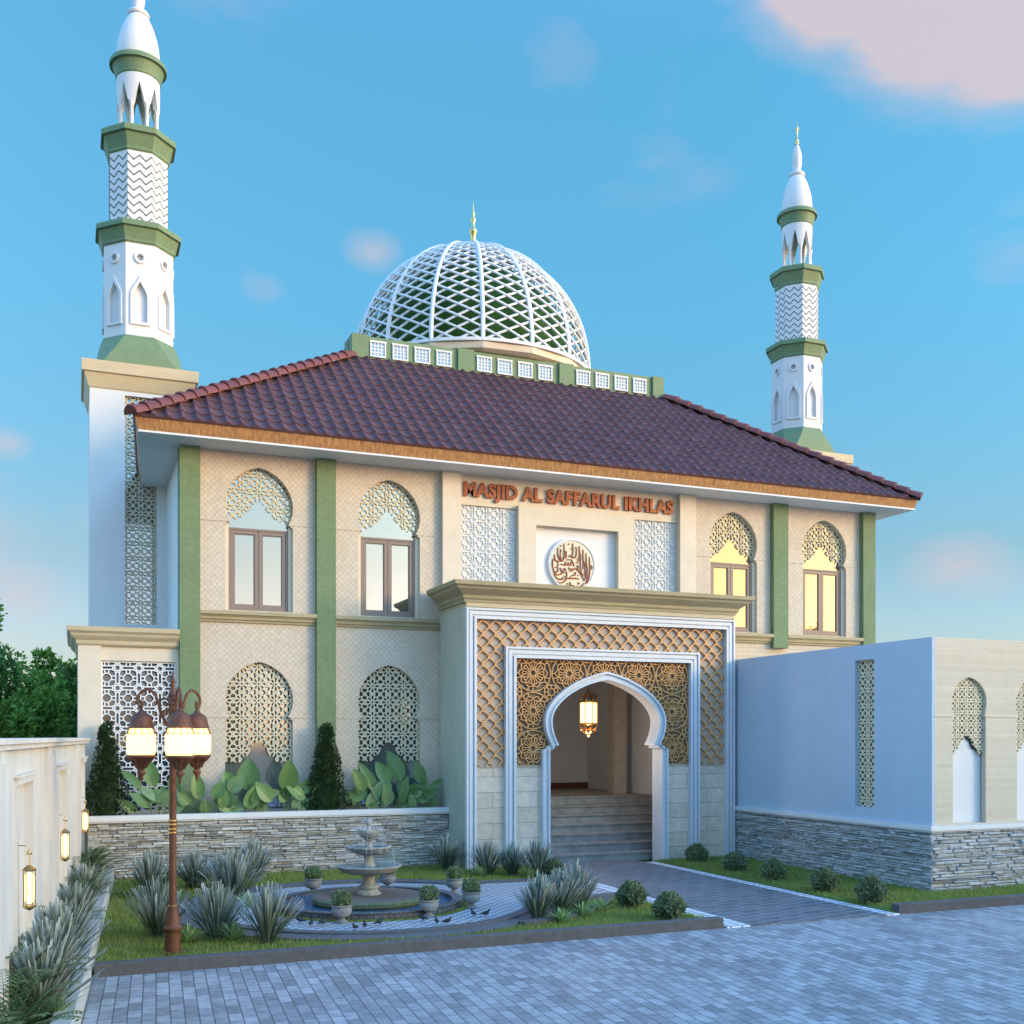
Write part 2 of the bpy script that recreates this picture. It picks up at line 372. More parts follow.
def lattice(mb, cell, cw, ch, ox, oz, outline, w, d, plane, pos, holes=()):
    """bars of width w standing d proud of pos (towards -y for xz, -x for yz)"""
    xs = [p[0] for p in outline]; zs = [p[1] for p in outline]
    i0 = int((min(xs)-ox)/cw)-2; i1 = int((max(xs)-ox)/cw)+2; k0 = int((min(zs)-oz)/ch)-2; k1 = int((max(zs)-oz)/ch)+2
    rnd = random.Random(5); seen = set()
    for i in range(i0, i1+1):
        for k in range(k0, k1+1):
            for (a, b) in cell:
                p = (ox+(i+a[0])*cw, oz+(k+a[1])*ch); q = (ox+(i+b[0])*cw, oz+(k+b[1])*ch)
                key = (round((p[0]+q[0])*500), round((p[1]+q[1])*500), round(abs(p[0]-q[0])*300))
                if key in seen: continue
                seen.add(key)
                L = hypot(q[0]-p[0], q[1]-p[1])
                if L < 1e-5: continue
                n = max(2, int(L/.012)); run = None
                def emit_run(t0, t1):
                    a_ = (p[0]+(q[0]-p[0])*t0, p[1]+(q[1]-p[1])*t0); b_ = (p[0]+(q[0]-p[0])*t1, p[1]+(q[1]-p[1])*t1)
                    tx, tz = (q[0]-p[0])/L, (q[1]-p[1])/L; e = w*.35
                    a2 = (a_[0]-tx*e, a_[1]-tz*e); b2 = (b_[0]+tx*e, b_[1]+tz*e); nx, nz = -tz*w/2, tx*w/2
                    c4 = [(a2[0]-nx, a2[1]-nz), (b2[0]-nx, b2[1]-nz), (b2[0]+nx, b2[1]+nz), (a2[0]+nx, a2[1]+nz)]
                    dd = d*(1-.12*rnd.random())
                    if plane == 'xz': vs = [(x, pos-dd, z) for x, z in c4] + [(x, pos, z) for x, z in c4]
                    else: vs = [(pos-dd, y, z) for y, z in c4[::-1]] + [(pos, y, z) for y, z in c4[::-1]]
                    mb.add(vs, [(0,1,2,3),(4,7,6,5),(0,4,5,1),(1,5,6,2),(2,6,7,3),(3,7,4,0)])
                for j in range(n):
                    t = (j+.5)/n; pt = (p[0]+(q[0]-p[0])*t, p[1]+(q[1]-p[1])*t)
                    ins = inside(pt, outline) and not any(inside(pt, h) for h in holes)
                    if ins and run is None: run = j
                    if not ins and run is not None: emit_run(run/n, j/n); run = None
                if run is not None: emit_run(run/n, 1)
    return mb

# ------------------------------------------------------------------ profiles
def arch(cx, z0, zn, a, nk, R, apex, o=0, corb=.05, seg=12, bulge=.30, point=.26):
    """horseshoe arch outline: jamb half-width a, neck nk at zn, widest R at zn+bulge, softly pointed apex; o = outward offset"""
    zc = zn+bulge; a += o; nk += o; R += o; H = apex+o*1.05-zc
    right = [(a, z0), (a, zn-corb*1.6), (a*.97+nk*.03, zn-corb*1.2), ((a+nk)/2, zn-corb*.9), ((a+nk)/2, zn-corb*.4), (nk, zn-corb*.3), (nk, zn)]
    t0 = math.acos(min(1, nk/R)); hl = bulge/max(sin(t0), .05)
    for i in range(1, 6):
        t = t0*(1-i/5); right.append((R*cos(t), zc-hl*sin(t)))
    for i in range(1, seg+1):
        t = pi/2*i/seg; x = R*cos(t)
        right.append((x, zc+H*((1-point)*sin(t)+point*(1-x/R))))
    right[-1] = (0, zc+H)
    return [(cx+x, z) for x, z in right] + [(cx-x, z) for x, z in right[-2::-1]]
def cornice(mb, x0, x1, y0, y1, prof, closed4=False, right=1):
    """prof: list of (offset, z) from bottom to top; front y0 plus both ends back to y1"""
    n = len(prof); rings = []
    for d, z in prof:
        if closed4: rings.append([(x0-d,y0-d,z),(x1+d,y0-d,z),(x1+d,y1+d,z),(x0-d,y1+d,z)])
        else: rings.append([(x0-d,y1,z),(x0-d,y0-d,z),(x1+d*right,y0-d,z),(x1+d*right,y1,z)])
    vs = [p for r in rings for p in r]; fs = []
    for k in range(n-1):
        for i in range(4):
            j = (i+1) % 4; fs.append((k*4+i, k*4+j, (k+1)*4+j, (k+1)*4+i))
    fs.append((3,2,1,0)); fs.append(tuple((n-1)*4+i for i in range(4)))
    return mb.add(vs, fs)
def cladding(mb, plane, pos, u0, u1, z0, z1, seed=1, s=1.0):
    r = random.Random(seed); z = z0
    while z < z1-.012:
        h = r.uniform(.026, .062)*s; h = min(h, z1-z); u = u0 - r.uniform(0, .15)
        while u < u1:
            L = r.uniform(.07, .34)*s; a = max(u, u0); b = min(u+L, u1)
            if b-a > .015:
                d = r.uniform(.008, .060); g = .003; e = min(.012, (b-a)/4, h/3.2); j = lambda: r.uniform(-.008, .008)
                c = [(a+g, z+g+j()*.6), (b-g, z+g+j()*.6), (b-g, z+h-g+j()*.6), (a+g, z+h-g+j()*.6)]; ci = [(a+g+e, z+g+e), (b-g-e, z+g+e), (b-g-e, z+h-g-e), (a+g+e, z+h-g-e)]
                if plane == 'xz': vs = [(x, pos, zz) for x, zz in c] + [(x, pos-d*.75, zz) for x, zz in c] + [(x, pos-d+j(), zz) for x, zz in ci]
                else: vs = [(pos, y, zz) for y, zz in c] + [(pos-d*.75, y, zz) for y, zz in c] + [(pos-d+j(), y, zz) for y, zz in ci]
                fs = []
                for q in (0, 4):
                    for i in range(4):
                        k = (i+1) % 4; fs.append((q+i, q+k, q+4+k, q+4+i))
                fs.append((8,9,10,11))
                if plane != 'xz': fs = [f[::-1] for f in fs]
                mb.add(vs, fs)
            u += L
        z += h
    return mb
# ------------------------------------------------------------------ THE MOSQUE
mosque = thing('mosque', 'two storey cream mosque with green pilasters, brown tiled hip roof and white lattice dome', 'mosque', (9.25, 19.5, 0))
def P(mb, name, mat, parent=None, smooth=None): return mb.build(name, mat, parent or mosque, smooth)
FY = 19.5
A_, NK, RR = .595, .515, .600
def wpoly(cx, z0, zn, apex, o=0): return arch(cx, z0, zn, A_, NK, RR, apex, o, point=.13)
bays = [(2.05, 4.09, 3.085), (4.44, 6.49, 5.48), (12.06, 14.01, 13.07), (14.39, 16.42, 15.45)]
def window(cx):
    z0, z1 = 4.66, 6.13; h = .525; y0, y1 = 19.60, 19.675
    f = MB()
    def ring(a0, a1, b0, b1, w, ya, yb):
        f.box(a0, a0+w, ya, yb, b0, b1); f.box(a1-w, a1, ya, yb, b0, b1); f.box(a0+w, a1-w, ya, yb, b0, b0+w); f.box(a0+w, a1-w, ya, yb, b1-w, b1)
    ring(cx-h, cx+h, z0, z1, .035, y0, y1)
    for a0, a1 in ((cx-h+.038, cx-.004), (cx+.004, cx+h-.038)):
        ring(a0, a1, z0+.038, z1-.038, .062, y0+.015, y1-.01)
        ring(a0+.064, a1-.064, z0+.102, z1-.102, .014, y0+.03, y1-.02)
    w = P(f, 'window', 'win_frame')
    for s_ in (-1, 1): MB().box(cx+s_*.528, cx+s_*.61, 19.575, 19.715, 4.64, 6.19).build('jamb_lining', 'cream_stone', w)
    MB().box(cx-.6, cx+.6, 19.645, 19.66, z0-.05, 7.25).build('glass_pane', 'glass', w)
    out = wpoly(cx, 6.12, 6.225, 7.21, .03)
    cut = [(cx-.8,6.0),(cx-.49,6.27),(cx-.42,6.25),(cx-.37,6.33),(cx-.29,6.34),(cx-.24,6.43),(cx-.15,6.47),(cx-.13,6.56),(cx-.06,6.61),(cx,6.71),
           (cx+.06,6.61),(cx+.13,6.56),(cx+.15,6.47),(cx+.24,6.43),(cx+.29,6.34),(cx+.37,6.33),(cx+.42,6.25),(cx+.49,6.27),(cx+.8,6.0)]
    s = lattice(MB(), CELL_ROSE, .30, .30, cx, 6.50, out, .021, .032, 'xz', 19.642, [cut])
    s.build('arch_screen', 'screen', w)
def screen_window(cx):
    out = wpoly(cx, 1.1, 2.76, 3.74, .03)
    cut = [(cx-.8,.5),(cx-.8,1.95),(cx-.5,1.98),(cx-.46,1.90),(cx-.38,1.98),(cx-.32,1.95),(cx-.28,2.05),(cx-.18,2.08),(cx-.15,2.2),(cx-.1,2.26),(cx,2.32),(cx+.1,2.26),(cx+.15,2.2),(cx+.18,2.08),(cx+.28,2.05),(cx+.32,1.95),(cx+.38,1.98),(cx+.46,1.90),(cx+.5,1.98),(cx+.8,1.95),(cx+.8,.5)]
    s = lattice(MB(), CELL_ROSE, .30, .30, cx, 3.05, out, .024, .04, 'xz', 19.62, [cut])
    w = P(s, 'screen_window', 'screen')
    MB().box(cx-.62, cx+.62, 19.68, 19.70, 1.02, 3.78).build('glass_pane', 'glass_dark', w)
for i, (x0, x1, cx) in enumerate(bays):
    up = wpoly(cx, 4.65, 6.225, 7.21)
    if i < 2: mb = slab([rect(x0, x1, 0, 7.46), up, wpoly(cx, 1.1, 2.76, 3.74)], 'xz', FY+.15, .3)
    else: mb = slab([rect(x0, x1, 4.45, 7.46), up], 'xz', FY+.15, .3)
    for zn in ((6.225, 2.76) if i < 2 else (6.225,)):
        mb.box(x0, cx-NK-.02, FY-.012, FY+.01, zn-.016, zn+.002); mb.box(cx+NK+.02, x1, FY-.012, FY+.01, zn-.016, zn+.002)
    P(mb, 'wall', 'cream_tile')
    if i >= 2: P(MB().box(*((12.06, 14.2) if i == 2 else (14.2, 16.42)), FY+.004, FY+.3, 0, 4.449), 'wall', 'cream_brick')
    s = MB(); xa, xb = (x0+.002, x1-.002)
    for za, zb, d in ((4.43,4.475,.04),(4.475,4.53,.075),(4.53,4.555,.095),(4.555,4.62,.135)): s.box(xa, xb, FY-d, FY+.001, za, zb)
    P(s, 'window_ledge', 'tan')
    window(cx)
    if i < 2: screen_window(cx)
for x0, x1, z0 in ((1.71,2.05,0),(4.09,4.44,0),(14.01,14.39,4.33),(16.42,16.76,0)):
    P(MB().box(x0, x1, 19.37, 19.8, z0, 7.458), 'pilaster', 'green')
for x0, x1 in ((6.49,6.86),(11.68,12.06)): P(MB().box(x0, x1, 19.37, 19.8, 0, 7.457), 'pilaster', 'cream_stone')
# side and rear walls
w = MB(); w.box(1.75, 2.0, 19.8, 30.7, 0, 7.455); w.box(16.47, 16.72, 19.8, 30.7, 0, 7.455); w.box(1.75, 16.72, 30.7, 31, 0, 7.455); P(w, 'side_wall', 'white')
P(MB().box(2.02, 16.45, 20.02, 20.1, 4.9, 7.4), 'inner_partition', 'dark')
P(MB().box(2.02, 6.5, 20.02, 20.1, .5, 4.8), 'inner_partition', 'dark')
# centre bay
P(MB().box(6.86, 11.68, 19.56, 19.8, 4.9, 7.456), 'centre_wall', 'white')
P(MB().box(6.862, 11.678, 19.50, 19.56, 6.87, 7.455), 'sign_band', 'cream_stone')
P(slab([[(8.06,4.9),(8.06,6.93),(10.62,6.93),(10.62,4.9),(10.25,4.9),(10.25,6.57),(8.43,6.57),(8.43,4.9)]], 'xz', 19.48, .16), 'centre_frame', 'cream_stone')
for a, b in ((6.88, 8.05), (10.63, 11.67)):
    s = lattice(MB(), CELL_STAR, .30, .30, (a+b)/2, 6.0, rect(a, b, 5.0, 6.86), .016, .022, 'xz', 19.559)
    P(s, 'carved_panel', 'white')
med = P(MB().lathe([(.53,0),(.53,.06),(.485,.07),(.485,.05)], n=48), 'medallion', 'white')
def face_disc(ob, cx, y, cz):
    for v in ob.data.vertices:
        x, yy, z = v.co[0]+9.25, v.co[1]+19.5, v.co[2]
        v.co = (x+cx-9.25, y-z-19.5, cz+yy)
face_disc(med, 9.27, 19.56, 5.85)
dsc = MB().lathe([(.47,.03),(.47,.055)], n=48).build('disc', 'medal', med)
face_disc(dsc, 9.26, 19.56, 5.85)
# calligraphy strokes, traced in a 1024x796 enlargement of the medallion
strokes = [
 [(300,230),(300,310),(330,365),(345,330)],[(262,300),(262,360),(300,375),(330,372)],[(375,175),(378,260),(372,345),(350,375),(330,350),(335,235)],
 [(300,380),(303,480),(280,500),(250,480),(235,430)],[(245,500),(290,525),(340,510),(370,480),(375,440)],[(240,350),(235,420),(250,460)],
 [(480,165),(484,250),(480,320)],[(430,320),(455,290),(470,320),(520,325),(528,230),(520,200)],[(560,190),(566,270),(560,330),(530,335)],
 [(608,225),(606,320),(612,390),(600,440)],[(645,260),(645,340),(655,430),(660,540),(640,590)],[(685,300),(690,400),(688,500),(670,570),(640,600)],
 [(575,270),(572,360),(576,460)],[(600,330),(640,400),(665,430)],[(460,340),(485,380),(500,420)],[(330,400),(380,410),(430,400),(460,410),(455,370)],[(395,370),(390,400)],[(425,375),(425,400)],
 [(410,350),(450,345)],[(440,480),(480,460),(515,430),(560,470),(600,520),(615,570)],[(410,555),(470,550),(520,545),(560,555)],[(500,480),(520,490),(505,515),(480,510),(440,545)],
 [(385,440),(410,500),(405,560),(370,600),(320,610),(300,590)],[(350,545),(360,560)],[(375,530),(385,540)],[(440,590),(455,600),(440,630),(470,620),(500,630)],[(540,600),(560,590),(555,615)],
 [(520,630),(560,640),(600,620),(620,590)],[(580,440),(590,500),(620,500)],[(335,195),(340,210)],[(430,170),(435,185)],[(455,220),(460,230)],[(515,205),(520,215)],[(300,235),(310,225)],[(338,255),(345,265)],
 [(540,350),(560,350)],[(525,370),(545,375)],[(710,390),(720,420),(712,440)],[(270,440),(285,440)],[(235,415),(245,425)],[(545,520),(548,510)],[(400,250),(402,300),(398,340)],[(330,440),(345,480),(380,500)],[(430,430),(445,460),(470,440),(490,460)],[(250,520),(290,560),(330,570),(380,560)],[(420,600),(400,640),(440,660),(520,655)],[(630,380),(628,450),(640,520),(620,570)],[(535,400),(550,430),(540,450)]]
cal = MB(); rn = random.Random(3)
for st in strokes:
    pts = []
    for i in range(len(st)-1):
        for t in range(4):
            pts.append((st[i][0]+(st[i+1][0]-st[i][0])*t/4, st[i][1]+(st[i+1][1]-st[i][1])*t/4))
    pts.append(st[-1]); n = len(pts)
    # smooth
    for _ in range(2): pts = [pts[0]]+[((pts[i-1][0]+2*pts[i][0]+pts[i+1][0])/4, (pts[i-1][1]+2*pts[i][1]+pts[i+1][1])/4) for i in range(1, n-1)]+[pts[-1]]
    p3 = [(9.27+(x-480)/275*.50, 19.492-rn.uniform(0,.002), 5.85-(z-400)/265*.485) for x, z in pts]
    cal.tube(p3, [(.0075+.006*sin(pi*min(1, (i+1)/n))) for i in range(n)], 5)
cal.build('calligraphy', 'calligraphy', med)
# lettering
def text(body, size, ext, offset, plane, pos, x0, x1, z0, spacing=1.0):
    cu = bpy.data.curves.new('t', 'FONT'); cu.body = body; cu.size = size; cu.extrude = ext; cu.offset = offset; cu.space_character = spacing; cu.resolution_u = 4
    mb = curve_mb(cu, plane, pos)
    xs = [v[0] for v in mb.v]; k = (x1-x0)/(max(xs)-min(xs)); m0 = min(xs)
    zs = [v[2] for v in mb.v]; zz = min(zs)
    mb.v = [(x0+(x-m0)*k, y, z0+(z-zz)) for x, y, z in mb.v]
    return mb
t = text('MASJID AL SAFFARUL IKHLAS', .365, .025, .017, 'xz', 19.472, 6.95, 11.57, 6.945, 1.06)
P(t, 'sign_lettering', 'copper')
# soffit, fascia, roof
def eave_ring(mb, levels):
    vs = []
    for d, z in levels: vs += [(.985-d,18.79-d,z),(17.38+d,18.79-d,z),(17.38+d,31.51+d,z),(1.82-d,31.51+d,z)]
    fs = [(k*4+i, k*4+(i+1)%4, k*4+4+(i+1)%4, k*4+4+i) for k in range(len(levels)-1) for i in range(4)]
    fs += [(3,2,1,0), tuple(len(vs)-4+i for i in range(4))]
    return mb.add(vs, fs)
P(eave_ring(MB(), [(-.01,7.455),(-.01,7.487)]), 'soffit', 'white')
P(eave_ring(MB(), [(-.02,7.49),(.04,7.69),(.04,7.70)]), 'fascia', 'wood')
def slope(A, B, C, D, tw=.24, th=.325, fine=6):
    A, B, C, D = map(Vector, (A, B, C, D)); ax = (B-A); W = ax.length; ax.normalize()
    h = D-A; h = h - ax*h.dot(ax); L = h.length; h.normalize(); nrm = ax.cross(h).normalized()
    if nrm.z < 0: nrm = -nrm
    dl = (D-A).dot(ax); dr = (C-A).dot(ax)
    nu = int(W/tw*fine); us = [W*i/nu for i in range(nu+1)]
    rows = []; nr = int(L/th)
    for r in range(nr+1):
        a = r*th; b = min((r+1)*th, L)
        if b <= a+.01: break
        rows += [(a+.0005, .019), (a+.02, .023), ((a+b)/2, .012), (b-.0005, .002)]
    mb = MB(); vs = []
    for v, q in rows:
        k = v/L; lo = dl*k; hi = W+(dr-W)*k
        for u in us:
            uu = min(max(u, lo), hi); t = (uu/tw) % 1
            p = .044*sin(pi*t/.42) if t < .42 else -.008*sin(pi*(t-.42)/.58)
            vs.append(tuple(A + ax*uu + h*v + nrm*(q+p)))
    m = nu+1; fs = []
    for r in range(len(rows)-1):
        for i in range(nu):
            k1 = (rows[r][0])/L
            if us[i+1] < dl*k1-.05 or us[i] > W+(dr-W)*k1+.05: continue
            fs.append((r*m+i, r*m+i+1, (r+1)*m+i+1, (r+1)*m+i))
    # front lip
    base = len(vs)
    for u in us: vs.append(tuple(A + ax*u - nrm*.02))
    for i in range(nu): fs.append((base+i, base+i+1, i+1, i))
    return mb.add(vs, fs)
E0, E1, E2, E3 = (.93,18.72,7.70),(17.36,18.72,7.68),(17.36,31.58,7.70),(1.76,31.58,7.70)
T0, T1, T2, T3 = (5.47,22.36,10.45),(13.03,22.36,10.45),(13.03,28.0,10.45),(5.47,28.0,10.45)
rf = P(slope(E0,E1,T1,T0), 'roof', 'roof', smooth=50)
for a, b, c, d in ((E1,E2,T2,T1),(E2,E3,T3,T2),(E3,E0,T0,T3)):
    P(slope(a,b,c,d, fine=4), 'roof', 'roof', smooth=50)
def hip(A, B):
    A, B = Vector(A), Vector(B); d = (B-A); L = d.length; d.normalize(); mb = MB(); n = int(L/.30)
    side = d.cross(Vector((0,0,1))).normalized(); up = side.cross(d).normalized()
    for i in range(n+1):
        a = A + d*(L*i/(n+1) - .06); b = A + d*(L*(i+1)/(n+1)+.02); vs = []; K = 8
        for (c, r, lift) in ((a, .155, .02), (a+d*.03, .168, .02), (a+d*.06, .16, .018), (b, .128, .0)):
            for k in range(K+1):
                t = pi*k/K; q = c + side*(r*cos(t)) + up*(r*.95*sin(t)+lift); vs.append(tuple(q))
        m = K+1; fs = [(r*m+k, r*m+k+1, (r+1)*m+k+1, (r+1)*m+k) for r in range(3) for k in range(K)]
        vs.append(tuple(a+up*.03)); fs += [(k+1, k, 4*m) for k in range(K)]
        mb.add(vs, fs)
    return mb
for a, b in ((E0,T0),(E1,T1),(E2,T2),(E3,T3)): P(hip(a, b), 'ridge_tiles', 'ridge', smooth=40)
# parapet
pp = MB(); X0, X1, Y0, Y1, Z0, Z1 = 5.47, 13.03, 22.36, 28.0, 10.2, 10.95
pp.box(X0+.06, X1-.06, Y0+.06, Y0+.25, Z0, Z1); pp.box(X0+.06, X1-.06, Y1-.25, Y1-.06, Z0, Z1); pp.box(X0+.06, X0+.25, Y0+.25, Y1-.25, Z0, Z1); pp.box(X1-.25, X1-.06, Y0+.25, Y1-.25, Z0, Z1)
pil = [(5.47,5.83),(7.85,8.22),(10.30,10.66),(12.74,13.03)]
for a, b in pil: pp.box(a, b, Y0, Y0+.27, Z0, Z1+.012); pp.box(a, b, Y1-.27, Y1, Z0, Z1+.012)
for y in (22.7, 25.0, 27.3): pp.box(X0, X0+.27, y, y+.35, Z0, Z1+.012); pp.box(X1-.27, X1, y, y+.35, Z0, Z1+.012)
par = P(pp, 'parapet', 'green_trim')
dk = MB().box(X0+.25, X1-.25, Y0+.25, Y1-.25, 10.3, 10.42); dk.build('deck', 'white', par)
for s0 in (5.87, 8.30, 10.74):
    for k in range(4):
        a = s0+k*.495; b = a+.35; f = MB(); y = Y0+.06
        for u0, u1, v0, v1 in ((a,b,10.52,10.55),(a,a+.03,10.55,10.83),(b-.03,b,10.55,10.83),(a-.01,b+.01,10.83,10.87)): f.box(u0, u1, y-.035, y+.01, v0, v1)
        for q in (1, 2, 3):
            u = a+.03+(b-a-.06)*q/4; f.box(u-.011, u+.011, y-.022, y+.01, 10.55, 10.83)
        for q in (1, 2, 3):
            v = 10.55+.28*q/4; f.box(a+.03, b-.03, y-.019, y+.01, v-.010, v+.010)
        fo = f.build('grille', 'white', par)
        MB().box(a+.03, b-.03, y-.004, y+.002, 10.55, 10.83).build('grille_backing', 'glass_dark', par)
# dome
DC = (9.19, 25.2); DZ = 11.22; DR = 2.95; DK = 1.09
drum = MB().lathe([(2.68,10.42),(2.68,10.95),(2.86,10.99),(2.98,11.04),(3.00,11.16),(2.97,11.19),(2.6,11.20)], DC, 16, pi/2+.13)
dm = P(drum, 'dome_drum', 'cream_stone')
dome = P(MB().lathe([(2.62*cos(t*pi/2/16), DZ-.02+2.62*DK*sin(t*pi/2/16)) for t in range(16)]+[(.02, DZ+2.6*DK)], DC, 48, 0, False, True), 'dome', 'dome_green', None, 50)
lt = MB()
def sph(th, ph, r=DR): return (DC[0]+r*cos(ph)*cos(th), DC[1]+r*cos(ph)*sin(th), DZ+r*DK*sin(ph))
nl = 32; dph = .0438; k_ = (pi/nl)/dph
for i in range(nl):
    for sg in (1, -1):
        pts = []; th0 = 2*pi*i/nl + pi/2+.13; ph = 0; r = DR-.012*sg*1.0
        while ph < 1.38:
            pts.append(sph(th0+sg*ph*k_, ph, r)); ph += .046
        lt.tube(pts, .029, 5)
lt.build('dome_lattice', 'white_dome', dome, 60)
rb = MB()
for i in range(16):
    th0 = 2*pi*i/16+pi/2+.13; rb.tube([sph(th0, radians(p), DR+.02) for p in range(0, 91, 6)], .050, 6)
rb.lathe([(DR-.06,DZ-.03),(DR+.06,DZ-.03),(DR+.06,DZ+.04),(DR-.06,DZ+.04)], DC, 56, 0, False, False)
rb.lathe([(.50,DZ+3.08),(.42,DZ+3.17),(.1,DZ+3.20)], DC, 24, 0, True, True)
rb.build('dome_rib', 'white_dome', dome, 60)
def finial(mb, cx, cy, z, h, s=1):
    pr = [(.10,0),(.10,.05),(.075,.07),(.075,.24),(.10,.25),(.10,.28),(.07,.30),(.085,.42),(.115,.45),(.12,.48),(.10,.51),(.06,.55),(.05,.62),(.075,.65),(.08,.67),(.06,.70),(.04,.74),(.055,.77),(.04,.80),(.018,.90),(.004,1.0)]
    return mb.lathe([(r*s, z+t*h) for r, t in pr], (cx, cy), 16)
finial(MB(), 9.24, 25.2, DZ+3.10, 1.45, .85).build('finial', 'gold', dome, 40)

# side entrance block
sb = MB(); X0, X1 = .08, 1.705
sb.box(X0, .44, 19.45, 20.0, 0, 3.94); sb.box(.44, X1, 19.50, 20.0, 3.70, 3.94); sb.box(.44, X1, 19.50, 20.0, 0, 1.10); sb.box(X0, .3, 20.0, 22.75, 0, 3.94); sb.box(1.66, X1, 19.46, 20.0, 1.10, 3.70)
sbo = P(sb, 'side_block', 'cream_stone')
cornice(MB(), X0+.004, X1-.003, 19.455, 22.7, [(0,3.94),(.03,3.97),(.04,4.03),(.11,4.10),(.125,4.14),(.17,4.18),(.185,4.25)], False, 0).build('cornice', 'tan_light', sbo)
l = lattice(MB(), CELL_STAR, .345, .345, 1.05, 2.2, rect(.45, 1.655, 1.11, 3.69), .019, .035, 'xz', 19.58)
l.box(.442, .47, 19.55, 19.60, 1.102, 3.698); l.box(1.63, 1.658, 19.55, 19.60, 1.102, 3.698); l.box(.47, 1.63, 19.55, 19.60, 3.67, 3.698); l.box(.47, 1.63, 19.55, 19.60, 1.102, 1.13)
l.build('lattice_screen', 'white_dome', sbo)
MB().box(.44, 1.66, 19.75, 19.77, 1.1, 3.7).build('glass_pane', 'pane_dark', sbo)

# porch
PX0, PX1 = 6.46, 12.08; AX = 9.25
def parch(o=0, z0=0.0): return arch(AX, z0, 2.27, 1.17, 1.00, 1.125, 3.47, o, .09, 20, .42, .24)
po = MB(); po.box(6.44, 6.90, 18.30, 19.37, 0, 4.72); po.box(6.44, 6.47, 18.0, 18.30, 0, 4.72)
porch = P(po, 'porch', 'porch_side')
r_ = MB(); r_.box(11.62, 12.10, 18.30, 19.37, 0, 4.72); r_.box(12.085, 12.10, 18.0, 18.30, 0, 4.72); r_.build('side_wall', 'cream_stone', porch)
MB().box(6.47, 12.085, 17.99, 19.44, 4.72, 5.0).build('lintel', 'tan_light', porch)
lo = slab([rect(6.47, 8.04, 0, 1.86)], 'xz', 18.185, .23).build('stone_facing', 'cream_block', porch); lo2 = slab([rect(10.46, 12.085, 0, 1.86)], 'xz', 18.185, .23); lo2.build('stone_facing', 'cream_block', porch)
ar = parch(.04, 1.862)
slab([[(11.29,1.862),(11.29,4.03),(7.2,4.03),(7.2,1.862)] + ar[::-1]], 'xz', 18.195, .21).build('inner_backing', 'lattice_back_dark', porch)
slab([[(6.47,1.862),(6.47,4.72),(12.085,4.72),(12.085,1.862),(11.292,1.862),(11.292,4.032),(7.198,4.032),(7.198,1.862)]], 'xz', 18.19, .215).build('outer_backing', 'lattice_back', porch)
o1 = [(6.66,1.88),(6.66,4.50),(11.86,4.50),(11.86,1.88),(11.27,1.88),(11.27,4.05),(7.22,4.05),(7.22,1.88)]
lattice(MB(), CELL_OGEE, .245, .27, AX, 4.52, o1, .024, .045, 'xz', 18.08).build('outer_lattice', 'gold_lattice', porch)
ao = parch(.14, 1.88)
o2 = [(11.06,1.88),(11.06,3.86),(7.43,3.86),(7.43,1.88)] + ao[::-1]
lattice(MB(), CELL_BIG, .73, .69, AX-.01, 3.57, o2, .015, .045, 'xz', 18.085).build('inner_lattice', 'gold_lattice', porch)
# ledge under lattices
for a, b in ((6.66,7.2),(7.44,7.93),(10.57,11.05),(11.29,11.86)): MB().box(a, b, 18.055, 18.09, 1.845, 1.885).build('lattice_ledge', 'lattice_back', porch)
def uframe(xa, xb, zt, wid, steps, name):
    f = MB()
    for a, b, d in steps:
        a, b = a*wid, b*wid
        pl = [(xa+a,0),(xa+a,zt-a),(xb-a,zt-a),(xb-a,0),(xb-b,0),(xb-b,zt-b),(xa+b,zt-b),(xa+b,0)]
        s = slab([pl], 'xz', 18.09-d/2, d); f.add(s.v, s.f)
    return f.build(name, 'white_frame', porch)
ST = [(0,.2,.13),(.2,.32,.09),(.32,.62,.115),(.62,.76,.085),(.76,1,.13)]
uframe(6.462, 12.078, 4.705, .195, ST, 'outer_frame')
uframe(7.215, 11.275, 4.035, .205, ST, 'inner_frame')
af = MB()
for a, b, y0, y1 in ((.105,.14,17.94,18.3),(.03,.105,17.985,18.3),(0,.03,17.94,18.32)):
    pl = parch(b) + parch(a)[::-1]; s = slab([pl], 'xz', (y0+y1)/2, y1-y0); af.add(s.v, s.f)
af.build('arch_frame', 'white_frame', porch)
cornice(MB(), 6.44, 12.10, 17.985, 19.36, [(.012,4.80),(.02,4.84),(.05,4.87),(.06,4.92),(.13,4.97),(.20,5.02),(.215,5.05),(.27,5.08),(.285,5.15)]).build('cornice', 'tan', porch)
# interior hall seen through the arch
it = MB(); it.box(6.65, 6.90, 19.37, 23.6, 0, 4.70); it.box(11.62, 11.9, 19.37, 23.6, 0, 4.70); it.box(6.65, 11.9, 23.6, 23.8, 0, 4.7)
P(it, 'hall_wall', 'wall_in')
P(MB().box(6.65, 11.9, 18.31, 23.8, 4.70, 4.719), 'hall_ceiling', 'white')
P(MB().box(6.9, 11.62, 20.60, 23.6, 0, 1.155), 'hall_floor', 'floor_in')
sk = MB().box(6.9, 11.62, 23.575, 23.599, 1.156, 1.30); P(sk, 'skirting', 'rust')
P(MB().box(10.98, 11.30, 21.0, 21.3, 1.156, 4.698), 'hall_column', 'column_in')
st = MB()
for i in range(7):
    z = .165*(i+1); y = 18.50+.30*i
    st.box(6.901, 11.619, y, 20.599 if i < 6 else 20.6, z-.165+(.0 if i == 0 else .001), z-.03); st.box(6.9005, 11.6195, y-.02, 20.598, z-.03, z)
P(st, 'front_steps', 'steps')

